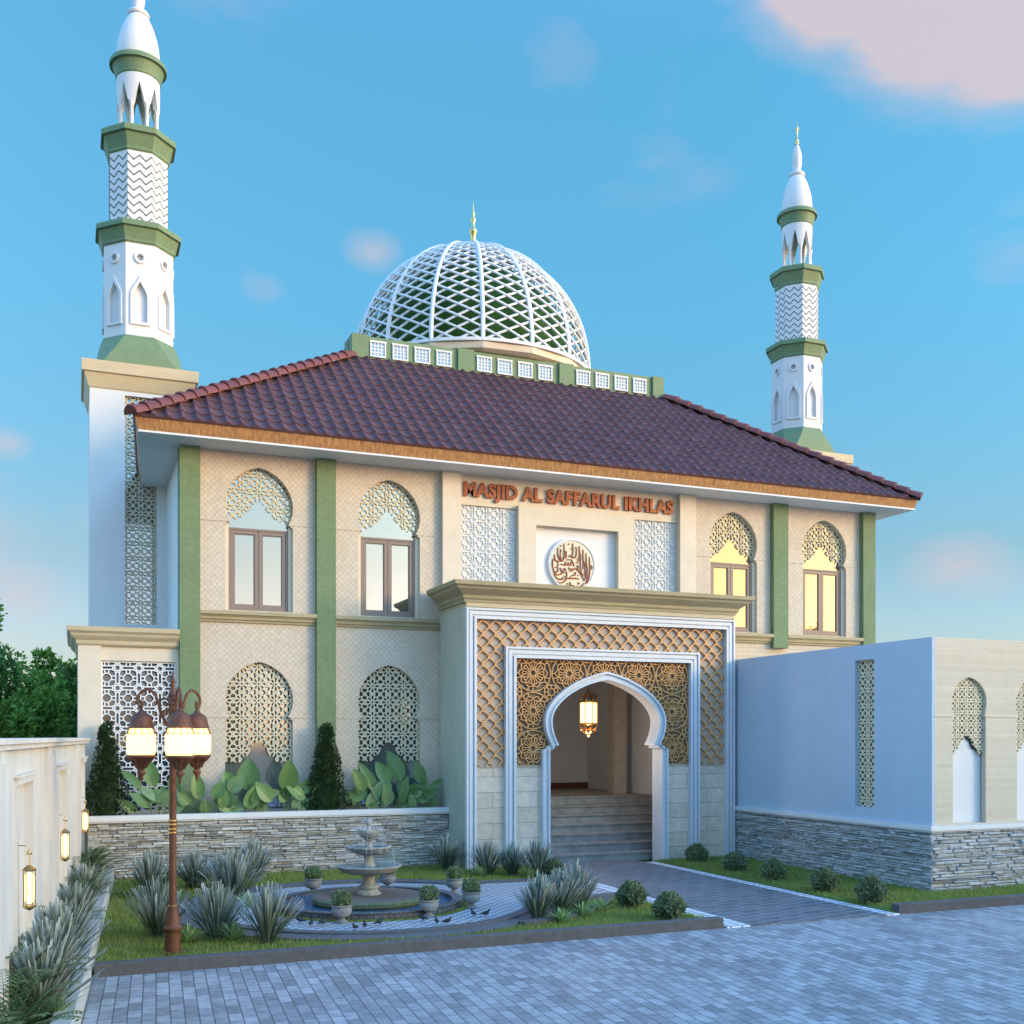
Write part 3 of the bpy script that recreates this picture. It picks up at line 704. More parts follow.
# ------------------------------------------------------------------ MINARETS
def minaret(cx, cy, label):
    TH = thing('minaret', label, 'minaret', (cx, cy, 0), 'minarets')
    hw = .96; y0 = cy-hw
    B = lambda mb, n, m, p=None, s=None: mb.build(n, m, p or TH, s)
    tb = MB(); tb.box(cx-hw, cx+hw, y0+.14, cy+hw, 0, 9.32)
    s = slab([rect(cx-hw, cx+hw, 0, 9.32), rect(cx-.30, cx+.30, 4.66, 9.22)], 'xz', y0+.07, .14); tb.add(s.v, s.f)
    body = B(tb, 'tower', 'white')
    B(lattice(MB(), CELL_ROSE, .30, .30, cx, 6.0, rect(cx-.30, cx+.30, 4.66, 9.22), .022, .03, 'xz', y0+.11), 'tower_screen', 'screen', body)
    B(MB().box(cx-.30, cx+.30, y0+.128, y0+.138, 4.66, 9.22), 'glass_pane', 'glass_dark', body)
    B(cornice(MB(), cx-hw, cx+hw, y0, cy+hw, [(.0,9.30),(.02,9.33),(.10,9.58),(.14,9.60),(.15,9.82)], True), 'tower_cornice', 'tan_light', body)
    # square to octagon green foot
    n = 8; rings = []
    Ro = lambda w: w/2/cos(pi/8)
    for k in range(6):
        u = k/5; w = 1.66*(1-u**1.9) + 1.37*u**1.9; c = .98*(1-u)**.9 + 0*u; z = 9.79+.75*u
        h = w/2; m = h*(sqrt(2)-1)*(u**.8) + h*(1-u**.8)*.98
        rings.append([(h,-m,z),(h,m,z),(m,h,z),(-m,h,z),(-h,m,z),(-h,-m,z),(-m,-h,z),(m,-h,z)])
    vs = [(cx+x, cy+y, z) for r in rings for x, y, z in r]; fs = []
    for k in range(5):
        for i in range(8): fs.append((k*8+i, k*8+(i+1)%8, (k+1)*8+(i+1)%8, (k+1)*8+i))
    fs += [tuple(range(7,-1,-1)), tuple(40+i for i in range(8))]
    B(MB().add(vs, fs), 'green_foot', 'green_trim')
    o = pi/8
    SW = 1.35; core = MB().lathe([(Ro(SW-.12),10.54),(Ro(SW-.12),12.45)], (cx,cy), 8, o)
    sh = B(core, 'lower_shaft', 'white')
    fc = SW*(sqrt(2)-1)
    for k in range(8):
        a = pi/4*k; d = Vector((cos(a), sin(a), 0)); tt = Vector((-sin(a), cos(a), 0))
        def put(src, dist):
            m_ = MB(); m_.add([tuple(Vector((cx,cy,0)) + d*(dist - (yy)) + tt*x + Vector((0,0,z))) for x, yy, z in src.v], src.f); return m_
        op = [(.135,10.82),(.135,11.37),(.09,11.48),(.035,11.57),(0,11.64),(-.035,11.57),(-.09,11.48),(-.135,11.37),(-.135,10.82)]
        op2 = [(.19,10.765),(.19,11.40),(.125,11.54),(.05,11.66),(0,11.76),(-.05,11.66),(-.125,11.54),(-.19,11.40),(-.19,10.765)]
        B(put(slab([rect(-fc/2+.001, fc/2-.001, 10.542, 12.449), op, ngon(20,.068,0,(0,12.13))], 'xz', 0, .058), SW/2-.0295), 'shaft_face', 'white', sh)
        B(put(slab([op2, op], 'xz', 0, .03), SW/2+.015), 'niche_frame', 'white', sh)
        B(put(slab([ngon(20,.115,0,(0,12.13)), ngon(20,.068,0,(0,12.13))], 'xz', 0, .03), SW/2+.015), 'round_frame', 'white', sh)
    def balcony(z0, z1, w0, w1, nn=8, oo=o, rr=Ro):
        h = z1-z0
        return MB().lathe([(rr(w0)+.005,z0-.03),(rr(w0)+.03,z0),(rr(w0)+.03,z0+h*.12),(rr(w1)-.06,z0+h*.66),(rr(w1),z0+h*.70),(rr(w1),z1-.03),(rr(w1)-.02,z1)], (cx,cy), nn, oo)
    B(balcony(12.45,12.84,1.36,1.66), 'balcony', 'green_trim')
    us = B(MB().lathe([(Ro(1.13),12.84),(Ro(1.13),14.40)], (cx,cy), 8, o), 'upper_shaft', 'white')
    zg = MB(); fw = 1.13*(sqrt(2)-1)
    for k in range(8):
        a = pi/4*k; d = Vector((cos(a), sin(a), 0)); tt = Vector((-sin(a), cos(a), 0))
        for r in range(9):
            zb = 12.90+.158*r
            pts = [(-fw/2+fw*i/4, zb+(.11 if i % 2 == 0 else 0)) for i in range(5)]
            for i in range(4):
                (u0, z0_), (u1, z1_) = pts[i], pts[i+1]; w = .0125
                q = [(u0,z0_-w),(u1,z1_-w),(u1,z1_+w),(u0,z0_+w)]
                vs = [tuple(Vector((cx,cy,0))+d*dd+tt*u+Vector((0,0,z))) for dd in (.566,.571) for u, z in q]
                zg.add(vs, [(0,1,2,3),(4,7,6,5),(0,4,5,1),(1,5,6,2),(2,6,7,3),(3,7,4,0)])
    B(zg, 'zigzag_line', 'zig', us)
    B(balcony(14.38,14.82,1.13,1.46), 'balcony', 'green_trim')
    R = .43
    for k in range(8):
        a = pi/4*k+pi/8
        B(MB().lathe([(.058,14.82),(.058,14.86),(.038,14.88),(.036,15.36),(.055,15.40),(.06,15.48)], (cx+.385*cos(a), cy+.385*sin(a)), 10), 'gallery_column', 'white', None, 40)
    dr = MB(); seg = 8; m = 16
    for k in range(seg):
        a0 = pi/4*k+pi/8
        for i in range(m):
            def zlow(t):
                x = abs(t*2-1)
                return 15.46 if x > .60 else 15.46 + (1-(x/.60))**.85*.40
            t0, t1 = i/m, (i+1)/m; vs = []
            for tq in (t0, t1):
                a = a0+pi/4*tq
                for rr in (R, R-.10):
                    vs += [(cx+rr*cos(a), cy+rr*sin(a), zlow(tq)), (cx+rr*cos(a), cy+rr*sin(a), 16.10)]
            dr.add(vs, [(0,4,5,1),(2,3,7,6),(0,2,6,4)])
    B(dr, 'gallery_arcade', 'white', None, 35)
    B(balcony(16.07,16.42,.84,1.14,36,0,lambda w: w/2), 'ring_moulding', 'green_trim', None, 35)
    egg = [(.41,16.40),(.425,16.46),(.43,16.60),(.415,16.78),(.38,16.96),(.33,17.13),(.27,17.28),(.21,17.40),(.18,17.43),(.215,17.44),(.228,17.48),(.20,17.52),(.115,17.54),(.105,17.60),(.13,17.75),(.142,17.90),(.13,18.04),(.09,18.18),(.04,18.30),(.03,18.32)]
    cap = B(MB().lathe(egg, (cx,cy), 32), 'spire_bulb', 'white', None, 30)
    B(MB().lathe([(.06,18.30),(.07,18.34),(.05,18.39),(.055,18.41),(.03,18.44),(.028,18.70),(.045,18.72),(.045,18.75),(.02,18.78),(.004,18.93)], (cx,cy), 12), 'finial', 'gold', cap, 40)
    return TH
mn = minaret(1.265, 23.76, 'left minaret, taller in view, its white tower body and pierced screen strip showing')
copy_tree(mn, (18.0, 23.86, 0), 0, (.93, .93, 1), 'right minaret, smaller in view, rising from behind the right slope of the tiled roof')

# ------------------------------------------------------------------ ANNEX
an = thing('annex_building', 'low flat-topped annex with stone base, pale side wall and arched niches on its cream front', 'building', (12.15, 12.8, 0))
Q = lambda mb, n, m, p=None, s=None: mb.build(n, m, p or an, s)
AXX = 12.15; ZT = 3.93
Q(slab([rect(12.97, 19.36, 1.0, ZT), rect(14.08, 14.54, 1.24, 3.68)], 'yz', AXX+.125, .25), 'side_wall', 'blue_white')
Q(lattice(MB(), CELL_ROSE, .26, .26, 14.31, 2.4, rect(14.08, 14.54, 1.24, 3.68), .024, .03, 'yz', AXX+.10), 'strip_screen', 'screen')
Q(MB().box(AXX+.14, AXX+.16, 14.0, 14.6, 1.2, 3.72), 'strip_backing', 'dark')
nic = [12.905+1.32*k for k in range(5)]
def narch(cx, o=0): return arch(cx, 1.06, 2.73, .335, .315, .35, 3.33, o, .03, 12, .24, .16)
Q(slab([rect(AXX+.06, 19.5, 1.04, ZT-.002)] + [narch(c) for c in nic], 'xz', 12.8+.045, .09), 'front_wall', 'cream_brick2')
fr = Q(MB().box(AXX+.252, 19.5, 12.915, 13.05, 1.0, ZT-.01), 'niche_wall', 'white')
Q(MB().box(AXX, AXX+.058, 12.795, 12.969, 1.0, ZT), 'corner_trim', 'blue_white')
for c in nic:
    cut = [(c-.5,.9),(c-.5,2.12),(c-.3,2.18),(c-.27,2.13),(c-.2,2.24),(c-.14,2.26),(c-.1,2.36),(c-.05,2.40),(c,2.44),(c+.05,2.40),(c+.1,2.36),(c+.14,2.26),(c+.2,2.24),(c+.27,2.13),(c+.3,2.18),(c+.5,2.12),(c+.5,.9)]
    s = lattice(MB(), CELL_ROSE, .185, .185, c, 2.6, narch(c, .02), .019, .03, 'xz', 12.885, [cut])
    n_ = Q(s, 'niche_screen', 'screen')
    top = [p for p in narch(c, .02) if p[1] > 2.3] ; 
    lowr = [(c-.34,2.1),(c-.2,2.20),(c-.14,2.22),(c-.1,2.32),(c,2.40),(c+.1,2.32),(c+.14,2.22),(c+.2,2.20),(c+.34,2.1)]
    slab([top+lowr], 'xz', 12.90, .012).build('screen_backing', 'dark', n_)
xs = [AXX+.06] + [v for c in nic for v in (c-.325, c+.325)] + [19.5]
for a, b in zip(xs[::2], xs[1::2]): Q(MB().box(a, b, 12.789, 12.81, 2.715, 2.731), 'string_course', 'cream_stone')
Q(MB().box(AXX+.26, 19.5, 13.06, 19.36, ZT-.12, ZT-.04), 'flat_roof', 'concrete')
cp = MB(); cp.box(AXX-.07, AXX+.10, 12.73, 18.0, .97, 1.038); cp.box(AXX-.07+.171, 19.5, 12.73, 12.9, .97, 1.038)
cp.box(AXX-.045, AXX+.10, 12.755, 18.0, .945, .97); cp.box(AXX+.101, 19.5, 12.755, 12.9, .945, .97)
Q(cp, 'base_coping', 'white')
bs = MB(); bs.box(AXX, AXX+.24, 12.8, 19.3, 0, .944); bs.box(AXX+.241, 19.5, 12.8, 13.0, 0, .944); Q(bs, 'base_core', 'mortar')
Q(cladding(MB(), 'yz', AXX-.001, 12.77, 18.3, 0, .944, 4), 'stone_cladding', 'stone_grey')
Q(cladding(MB(), 'xz', 12.799, AXX-.03, 19.5, 0, .944, 5), 'stone_cladding', 'stone_grey')
# ------------------------------------------------------------------ PLANTER WALL under the facade
pw = thing('planter_wall', 'low stacked stone retaining wall with white coping below the left facade', 'wall', (3.3, 18.9, 0))
MB().box(.22, 6.43, 18.9, 19.36, 0, .985).build('core', 'mortar', pw)
cladding(MB(), 'xz', 18.899, .22, 6.43, 0, .985, 9).build('stone_cladding', 'stone', pw)
cpw = MB(); cpw.box(.20, 6.435, 18.83, 19.0, 1.012, 1.10); cpw.box(.20, 6.435, 18.85, 19.0, .986, 1.011); cpw.build('coping', 'white', pw)
MB().box(.22, 6.43, 19.001, 19.36, .986, 1.03).build('soil', 'soil', pw)

# ------------------------------------------------------------------ GROUND
def flat(name, poly, z, mat, k='structure', depth=None):
    cx, cy = poly[0]
    mb = slab([poly], 'xy', z-(depth or .004)/2, depth or .004); o = mb.build(name, mat); return kind(o, k)
g = MB(); g.add([(-400,-300,-.02),(400,-300,-.02),(400,600,-.02),(-400,600,-.02)], [(0,1,2,3)]); kind(g.build('ground', 'ground'))
KY = 11.50
g = MB(); g.add([(-3,-14,0),(40,-14,0),(40,KY+.02,0),(-3,KY+.02,0)], [(0,1,2,3)]); kind(g.build('road', 'road'))
def xo(y): return .14+.062*(y-11)
def wx(y): return -1.11+.068*y
flat('lawn_soil', [(xo(11.8)-.1,KY+.05),(7.6,KY+.05),(7.6,18.88),(xo(18.9)-.1,18.88)], .035, 'lawn_base', depth=.06)
flat('lawn_soil', [(10.3,KY+.05),(40,KY+.05),(40,12.75),(12.12,12.75),(12.12,18.05),(10.3,18.05)], .035, 'lawn_base', depth=.06)
flat('path', [(7.94,KY-.03),(10.12,KY-.03),(10.12,18.495),(7.94,18.495)], .014, 'path', depth=.03)
flat('path_border', [(7.6,KY-.03),(7.939,KY-.03),(7.939,18.0),(7.6,18.0)], .018, 'strip', depth=.03)
flat('path_border', [(10.121,KY-.03),(10.33,KY-.03),(10.33,18.02),(10.121,18.02)], .018, 'strip', depth=.03)
def kerb(name, x0, x1, y0, y1, z1=.13):
    mb = slab([rect(x0, x1, y0, y1)], 'xy', z1/2-.01, z1+.02-.02, .01); kind(mb.build(name, 'kerb'))
kerb('kerb', xo(11.75)+.02, 7.55, KY+.01, KY+.14); kerb('kerb', 10.36, 40, KY+.01, KY+.14)
# plaza round the fountain
FC = (3.84, 14.72)
def annulus(name, r0, r1, z0, z1, mat, a0=0, a1=2*pi, n=96, parent=None, ctr=FC):
    mb = MB(); vs = []; full = abs(a1-a0-2*pi) < 1e-6
    for i in range(n+1):
        a = a0+(a1-a0)*i/n
        for r, z in ((r0,z0),(r0,z1),(r1,z1),(r1,z0)): vs.append((ctr[0]+r*cos(a), ctr[1]+r*sin(a), z))
    fs = []
    for i in range(n):
        for k in range(4):
            l = (k+1) % 4; fs.append((i*4+k, (i+1)*4+k, (i+1)*4+l, i*4+l))
    if not full: fs += [(0,1,2,3), (n*4+3,n*4+2,n*4+1,n*4)]
    mb.add(vs, fs); return mb.build(name, mat, parent)
kind(annulus('plaza', 1.46, 2.20, .0, .055, 'plaza'))
aj0 = math.asin((14.05-FC[1])/2.5); aj1 = math.asin((16.2-FC[1])/2.5)
# ring border, open towards the connecting path, clipped by the kerb at the front
def border(r0, r1, z1, nm='plaza_border'):
    mb = MB(); pts = []; n = 120
    for i in range(n+1):
        a = aj1+(2*pi+aj0-aj1)*i/n
        pts.append(a)
    vs = []; fs = []
    for a in pts:
        for r, z in ((r0,0),(r0,z1),(r1,z1),(r1,0)):
            y = FC[1]+r*sin(a); y = max(y, KY+.145); vs.append((FC[0]+r*cos(a), y, z))
    for i in range(n):
        for k in range(4): l = (k+1) % 4; fs.append((i*4+k, (i+1)*4+k, (i+1)*4+l, i*4+l))
    mb.add(vs, fs); kind(mb.build(nm, 'ring_dark'))
border(2.205, 2.36, .085); border(2.365, 2.66, .062)
flat('plaza_link', [(5.95,13.95),(7.59,14.35),(7.59,16.0),(5.75,16.15)] + [(FC[0]+2.205*cos(aj1+(aj0-aj1)*i/8), FC[1]+2.205*sin(aj1+(aj0-aj1)*i/8)) for i in range(9)], .052, 'plaza', depth=.05)
for pl in ([(5.92,13.85),(6.55,13.95),(7.59,14.2),(7.59,14.35),(6.5,14.1),(5.92,14.04)], [(5.92,16.16),(7.59,16.01),(7.59,16.15),(5.9,16.32)]):
    flat('plaza_border', pl, .08, 'ring_dark', depth=.09)
flat('garden_edging', [(5.20,12.30),(5.75,12.48),(6.3,12.80),(6.8,13.25),(7.2,13.80),(7.1,13.86),(6.7,13.36),(6.22,12.92),(5.70,12.60),(5.15,12.42)], .10, 'kerb', depth=.12)
flat('plaza_strip', [(4.9,KY+.16),(5.0,KY+.27),(3.9,KY+.24),(3.9,KY+.15)], .075, 'strip', depth=.07)

# fountain ---------------------------------------------------
fo = thing('fountain', 'three tiered stone fountain standing in a round blue pool', 'fountain', (FC[0], FC[1], 0))
annulus('pool_rim', 1.17, 1.31, 0, .135, 'pool_brick', parent=fo)
MB().lathe([(1.17,0),(1.17,.085)], FC, 64).build('water', 'water', fo)
MB().lathe([(.76,.05),(.76,.075),(.74,.085),(.74,.105),(.785,.115),(.79,.165),(.765,.185),(.74,.188)], FC, 72).build('base_tier', 'moss', fo)
MB().lathe([(.74,.1882),(.72,.192),(.30,.192)], FC, 72).build('base_top', 'soil_disc', fo)
fp = [(.15,.19),(.17,.20),(.17,.225),(.14,.24),(.125,.27),(.145,.30),(.14,.32),(.085,.355),(.075,.40),(.085,.455),(.11,.475),(.10,.48),(.20,.485),(.32,.505),(.39,.53),(.425,.57),(.455,.59),(.46,.605),(.43,.61),(.40,.585),(.1,.56),
      (.095,.58),(.095,.60),(.075,.625),(.06,.66),(.06,.71),(.08,.745),(.075,.75),(.17,.765),(.24,.79),(.275,.83),(.305,.85),(.31,.87),(.285,.875),(.25,.85),(.07,.83),
      (.065,.85),(.045,.885),(.04,.94),(.055,.965),(.05,.975),(.11,1.0),(.15,1.05),(.168,1.09),(.168,1.105),(.15,1.108),(.12,1.08),(.045,1.07),(.03,1.11),(.022,1.15),(.042,1.175),(.052,1.205),(.042,1.24),(.012,1.26)]
MB().lathe(fp, FC, 48).build('tiers', 'fountain', fo, 35)
for r, z in ((.41,.598),(.26,.862),(.13,1.096)): MB().lathe([(r,z-.004),(r,z)], FC, 32).build('bowl_water', 'water', fo)
sp = MB(); rn = random.Random(8)
for z0, r0, r1, z1, n in ((1.22,.03,.13,1.10,10),(1.105,.16,.23,.87,16),(.87,.305,.38,.60,20)):
    for i in range(n):
        a = 2*pi*i/n+rn.random()*.3; pts = []
        for k in range(6):
            t = k/5; r = r0+(r1-r0)*t; z = z0+(z1-z0)*t*t+(.05*sin(pi*min(1,t*1.3)) if z0 > .95 else .02*sin(pi*t)); pts.append((FC[0]+r*cos(a), FC[1]+r*sin(a), z))
        sp.tube(pts, .0014, 4)
sp.build('falling_water', 'spray', fo)

# ------------------------------------------------------------------ PLANT HELPERS
def leafquad(mb, p, d, n, L, W, al=None):
    d = d.normalized(); s = d.cross(n)
    if s.length < 1e-4: s = d.cross(Vector((.3,.5,.8)))
    s.normalize(); m = p + d*(L*.45)
    mb.add([tuple(p), tuple(m+s*(W/2)), tuple(p+d*L), tuple(m-s*(W/2))], [(0,1,2,3)])
def rdir(r, up=0):
    while True:
        v = Vector((r.uniform(-1,1), r.uniform(-1,1), r.uniform(-1,1)))
        if .1 < v.length < 1: return (v.normalized()+Vector((0,0,up))).normalized()
def ball_leaves(mb, c, R, n, size, r, squash=1.0, lump=.12, shell=.72, up=.2):
    c = Vector(c); ph = [r.uniform(0,6.28) for _ in range(6)]
    for _ in range(n):
        d = rdir(r); k = 1+lump*(sin(3*d.x*2+ph[0])+sin(5*d.y*1.3+ph[1])+sin(4*d.z*1.7+ph[2]))/1.8
        q = R*k*(shell+(1-shell)*r.random()**.6); p = c+Vector((d.x*q, d.y*q, d.z*q*squash))
        leafquad(mb, p, (d*.7+rdir(r, up)*.8), rdir(r), size*r.uniform(.7,1.3), size*.6)
def blade(mb, p, az, h, spread, w, r, droop=1.0, seg=5, blunt=False):
    """arching strip; spread = horizontal reach"""
    o = Vector((cos(az), sin(az), 0)); s = Vector((-sin(az), cos(az), 0)); s = (s+o*r.uniform(-.8,.8)).normalized(); vs = []; a = []; tp = r.uniform(.55, 1)
    for i in range(seg+1):
        t = i/seg; z = h*(t - droop*.35*t**3)/(1-.35*droop)
        ww = w*.5*((.45+.65*t) if t < .9 else .55) if blunt else w*(1-t**2.2)*.5*(.55+.45*min(1,t*2.5))
        q = p+o*(spread*t**(1.15 if blunt else 1.6))+Vector((0,0,z)); vs += [tuple(q-s*ww), tuple(q+s*ww)]; a += [t*tp, t*tp]
    mb.add(vs, [(2*i, 2*i+1, 2*i+3, 2*i+2) for i in range(seg)])
    if mb.along is None: mb.along = []
    mb.along += a
def tuft(name, label, cat, h, spread, n, w, mat, seed, loc, group, droop=.6, blunt=False):
    r = random.Random(seed); t = thing(name, label, cat, loc, group); mb = MB()
    for i in range(n):
        az = r.uniform(0, 2*pi); k = r.random()**.7; hh = h*(1-.42*k*k)*r.uniform(.72,1.05); rr = r.uniform(.0,.07)*k*h/.5
        p = Vector((loc[0]+rr*cos(az), loc[1]+rr*sin(az), loc[2]-.02)); blade(mb, p, az+r.uniform(-.25,.25), hh, spread*k*r.uniform(.75,1.15), w*r.uniform(.7,1.2), r, droop*k, 5, blunt)
    mb.build('blades', mat, t); return t

# ------------------------------------------------------------------ LAWN GRASS
def lawn(name, regions, holes, n, seed):
    r = random.Random(seed); mb = MB(); areas = [(b-a)*(d-c) for a, b, c, d in regions]; tot = sum(areas); vs = []; fs = []
    for (x0, x1, y0, y1), ar_ in zip(regions, areas):
        for _ in range(int(n*ar_/tot)):
            x = r.uniform(x0, x1); y = r.uniform(y0, y1)
            if holes(x, y): continue
            pn = .5+.5*sin(x*2.1+1.3*sin(y*1.7))*sin(y*2.6+x*.7)
            h = r.uniform(.03,.075)*(.75+.4*pn); a = r.uniform(0,6.28); l = r.uniform(0,.035); w = r.uniform(.004,.008)
            dx, dy = cos(a)*w, sin(a)*w; o = len(vs); b_ = r.uniform(0,6.28)
            vs += [(x-dx,y-dy,.03),(x+dx,y+dy,.03),(x+cos(b_)*l,y+sin(b_)*l,.035+h)]; fs.append((o,o+1,o+2))
    mb.v = vs; mb.f = fs; o = mb.build(name, 'grass'); o['kind'] = 'stuff'; return o
def hole_l(x, y):
    if x < xo(y)+.02: return True
    d = hypot(x-FC[0], y-FC[1])
    if d < 2.67: return True
    if x > 5.85 and 13.86 < y < 16.3: return True
    return False
lawn('lawn_grass', [(.1,7.59,KY+.16,18.82)], hole_l, 92000, 3)
lawn('lawn_grass', [(10.35,12.1,KY+.16,18.0),(12.1,18.0,KY+.16,12.74)], lambda x, y: False, 38000, 4)
kind(annulus('verge_soil', 1.331, 1.459, 0, .05, 'lawn_base'))
def ringgrass():
    r = random.Random(6); mb = MB()
    for _ in range(5200):
        a = r.uniform(0,6.283); q = r.uniform(1.34,1.455); x = FC[0]+q*cos(a); y = FC[1]+q*sin(a); h = r.uniform(.02,.04); b_ = r.uniform(0,6.28)
        mb.add([(x-.005*cos(b_),y-.005*sin(b_),.045),(x+.005*cos(b_),y+.005*sin(b_),.045),(x+r.uniform(-.015,.015),y+r.uniform(-.015,.015),.05+h)], [(0,1,2)])
    o = mb.build('verge_grass', 'grass'); o['kind'] = 'stuff'
ringgrass()

# ------------------------------------------------------------------ SPIKY GRASS CLUMPS
S1 = tuft('silver_spiky_plant', 'silver tipped spiky plant at the left end of the lawn beside the planting bed kerb', 'spiky plant', .74, .46, 190, .022, 'silver', 21, (.93,13.35,.03), 'silver spiky plants', .25, True)
S2 = tuft('silver_spiky_plant', 'silver tipped spiky plant standing alone in front of the round paving left of the kerb', 'spiky plant', .72, .38, 170, .022, 'silver', 22, (2.06,12.45,.05), 'silver spiky plants', .25, True)
sg = [(1.05,16.7,1.05,'silver tipped spiky plant rear-most left, behind the lamp post in front of the stone wall'),
      (1.55,12.95,.95,'silver tipped spiky plant directly right of the lamp post foot'),
      (1.75,17.3,.95,'silver tipped spiky plant right of the lamp post pole at the back of the lawn'),
      (2.12,15.75,1.12,'largest silver tipped spiky plant, between lamp post and fountain'),
      (2.75,18.1,1.05,'silver tipped spiky plant against the stone wall behind the large clump'),
      (2.25,17.1,.85,'smaller silver tipped spiky plant behind the large one left of the fountain'),
      (6.1,18.0,1.0,'silver tipped spiky plant at the left corner of the porch'),
      (6.55,17.2,.86,'silver tipped spiky plant in front of the outer white porch frame'),
      (6.95,17.0,.86,'silver tipped spiky plant between the two white porch frames'),
      (7.25,16.6,.95,'silver tipped spiky plant left of the arch opening'),
      (5.55,12.72,.92,'front silver tipped spiky plant at the tip of the bed right of the fountain'),
      (5.98,12.98,.88,'middle silver tipped spiky plant of the bed right of the fountain'),
      (6.42,13.35,1.0,'rear silver tipped spiky plant of the bed right of the fountain beside the round shrub')]
for i, (x, y, s, lb) in enumerate(sg): copy_tree(S1 if i % 2 else S2, (x, y, .03), i*1.7, s, lb)
L1 = tuft('striped_spiky_plant', 'small striped green tuft just right of the lamp post base', 'spiky plant', .30, .34, 80, .030, 'liri', 31, (1.72,12.70,.03), 'small striped green tufts', .9)
for i, (x, y, s, lb) in enumerate([(1.22,12.80,.9,'small striped green tuft left of the lamp post base'),(2.25,15.15,.95,'small striped green tuft in front of the largest silver clump'),
        (5.75,12.42,.8,'small striped green tuft at the front of the right bed, leftmost of three'),(6.2,12.72,.8,'small striped green tuft in the right bed, middle of three'),(6.6,13.0,.8,'small striped green tuft in the right bed next to the round shrub, rightmost of three'),
        (6.35,17.0,.8,'small striped green tuft below the clump at the porch corner'),(7.05,16.5,.8,'small striped green tuft before the inner porch frame')]):
    copy_tree(L1, (x, y, .03), i*2.1, s, lb)

# ------------------------------------------------------------------ ROUND SHRUBS
def shrub(label, loc, R, seed, group, cat='shrub', name='boxwood_shrub'):
    t = thing(name, label, cat, loc, group); r = random.Random(seed); mb = MB()
    ball_leaves(mb, (loc[0],loc[1],loc[2]+R*.92), R, 2200, .05, r, .92, .10)
    mb.build('foliage', 'box', t)
    c = MB().lathe([(R*.72*sin(pi*i/10), loc[2]+R*.92-R*.66*cos(pi*i/10)) for i in range(1,10)], loc[:2], 16); c.build('branches', 'tree2', t, 60); return t
B1 = shrub('round clipped shrub at the front corner of the right bed beside the kerb end', (7.10,12.05,.03), .19, 41, 'round clipped shrubs')
bl = [(7.15,13.15,1.0,'round clipped shrub behind the front corner one, left of the white path border'),(7.50,16.55,.85,'round clipped shrub at the left foot of the arch beside the silver clumps'),
      (10.86,17.42,.95,'rear-most round shrub right of the path, against the porch base'),(10.72,15.95,.97,'second round shrub from the porch along the right strip'),
      (10.66,14.75,.98,'third round shrub from the porch along the right strip'),(10.60,13.38,1.0,'fourth round shrub from the porch along the right strip'),(10.52,12.25,1.03,'round shrub at the end of the right kerb nearest the road')]
for i, (x, y, s, lb) in enumerate(bl): copy_tree(B1, (x, y, .03), i*1.3, s, lb)

# ------------------------------------------------------------------ URNS
def urn(label, loc):
    t = thing('urn_planter', label, 'planter', loc, 'stone urns round the pool'); c = loc[:2]; z = loc[2]
    MB().lathe([(.065,z),(.075,z+.01),(.075,z+.03),(.045,z+.045),(.035,z+.065),(.05,z+.08),(.10,z+.10),(.125,z+.14),(.128,z+.18),(.118,z+.205),(.122,z+.215),(.135,z+.22),(.135,z+.235),(.115,z+.235),(.11,z+.215)], c, 28).build('urn', 'urn', t, 35)
    r = random.Random(5); mb = MB(); ball_leaves(mb, (c[0],c[1],z+.30), .118, 900, .032, r, .95, .08); mb.build('foliage', 'boxpot', t)
    MB().lathe([(.08*sin(pi*i/8), z+.29-.08*cos(pi*i/8)) for i in range(1,8)], c, 12).build('branches', 'tree2', t, 60); return t
U = [(3.14,13.38,1.0,'stone urn with ball plant in front of the pool, left of centre'),(4.30,13.40,1.0,'stone urn with ball plant in front of the pool, right of centre'),
     (5.05,13.85,1.0,'stone urn with ball plant at the front right edge of the pool'),(5.30,15.28,.98,'stone urn with ball plant at the right rear edge of the pool'),
     (4.50,16.12,1.0,'stone urn with ball plant behind the fountain bowls, partly hidden'),(3.33,16.05,1.0,'stone urn with ball plant at the rear left of the pool')]
u0 = urn(U[0][3], (U[0][0], U[0][1], .05))
for i, (x, y, s, lb) in enumerate(U[1:]): copy_tree(u0, (x, y, .05), i+.6, s, lb)

# ------------------------------------------------------------------ BIRDS
def bird(label, loc, rz):
    t = thing('pigeon', label, 'bird', loc, 'dark pigeons on the round paving'); x, y, z = loc
    mb = MB()
    pts = [(-.115,0,.055),(-.085,0,.060),(-.055,0,.070),(-.02,0,.078),(.02,0,.082),(.045,0,.098),(.058,0,.122),(.068,0,.138),(.082,0,.142),(.094,0,.138)]
    rad = [.006,.012,.022,.033,.035,.026,.016,.017,.015,.004]
    mb.tube([(x+a, y+b, z+c) for a, b, c in pts], rad, 10)
    mb.tube([(x+.092,y,z+.139),(x+.108,y,z+.134)], [.004,.001], 6)
    for s in (-1,1):
        mb.tube([(x+.0,y+s*.014,z+.055),(x+.008,y+s*.014,z+.03),(x+.002,y+s*.014,z+.002),(x+.022,y+s*.014,z+.002)], .0025, 5)
    for s in (-1,1):
        mb.tube([(x+.02,y+s*.030,z+.085),(x-.03,y+s*.030,z+.078),(x-.09,y+s*.012,z+.062)], [.012,.015,.003], 6)
    b = mb.build('body', 'bird', t, 60); return t
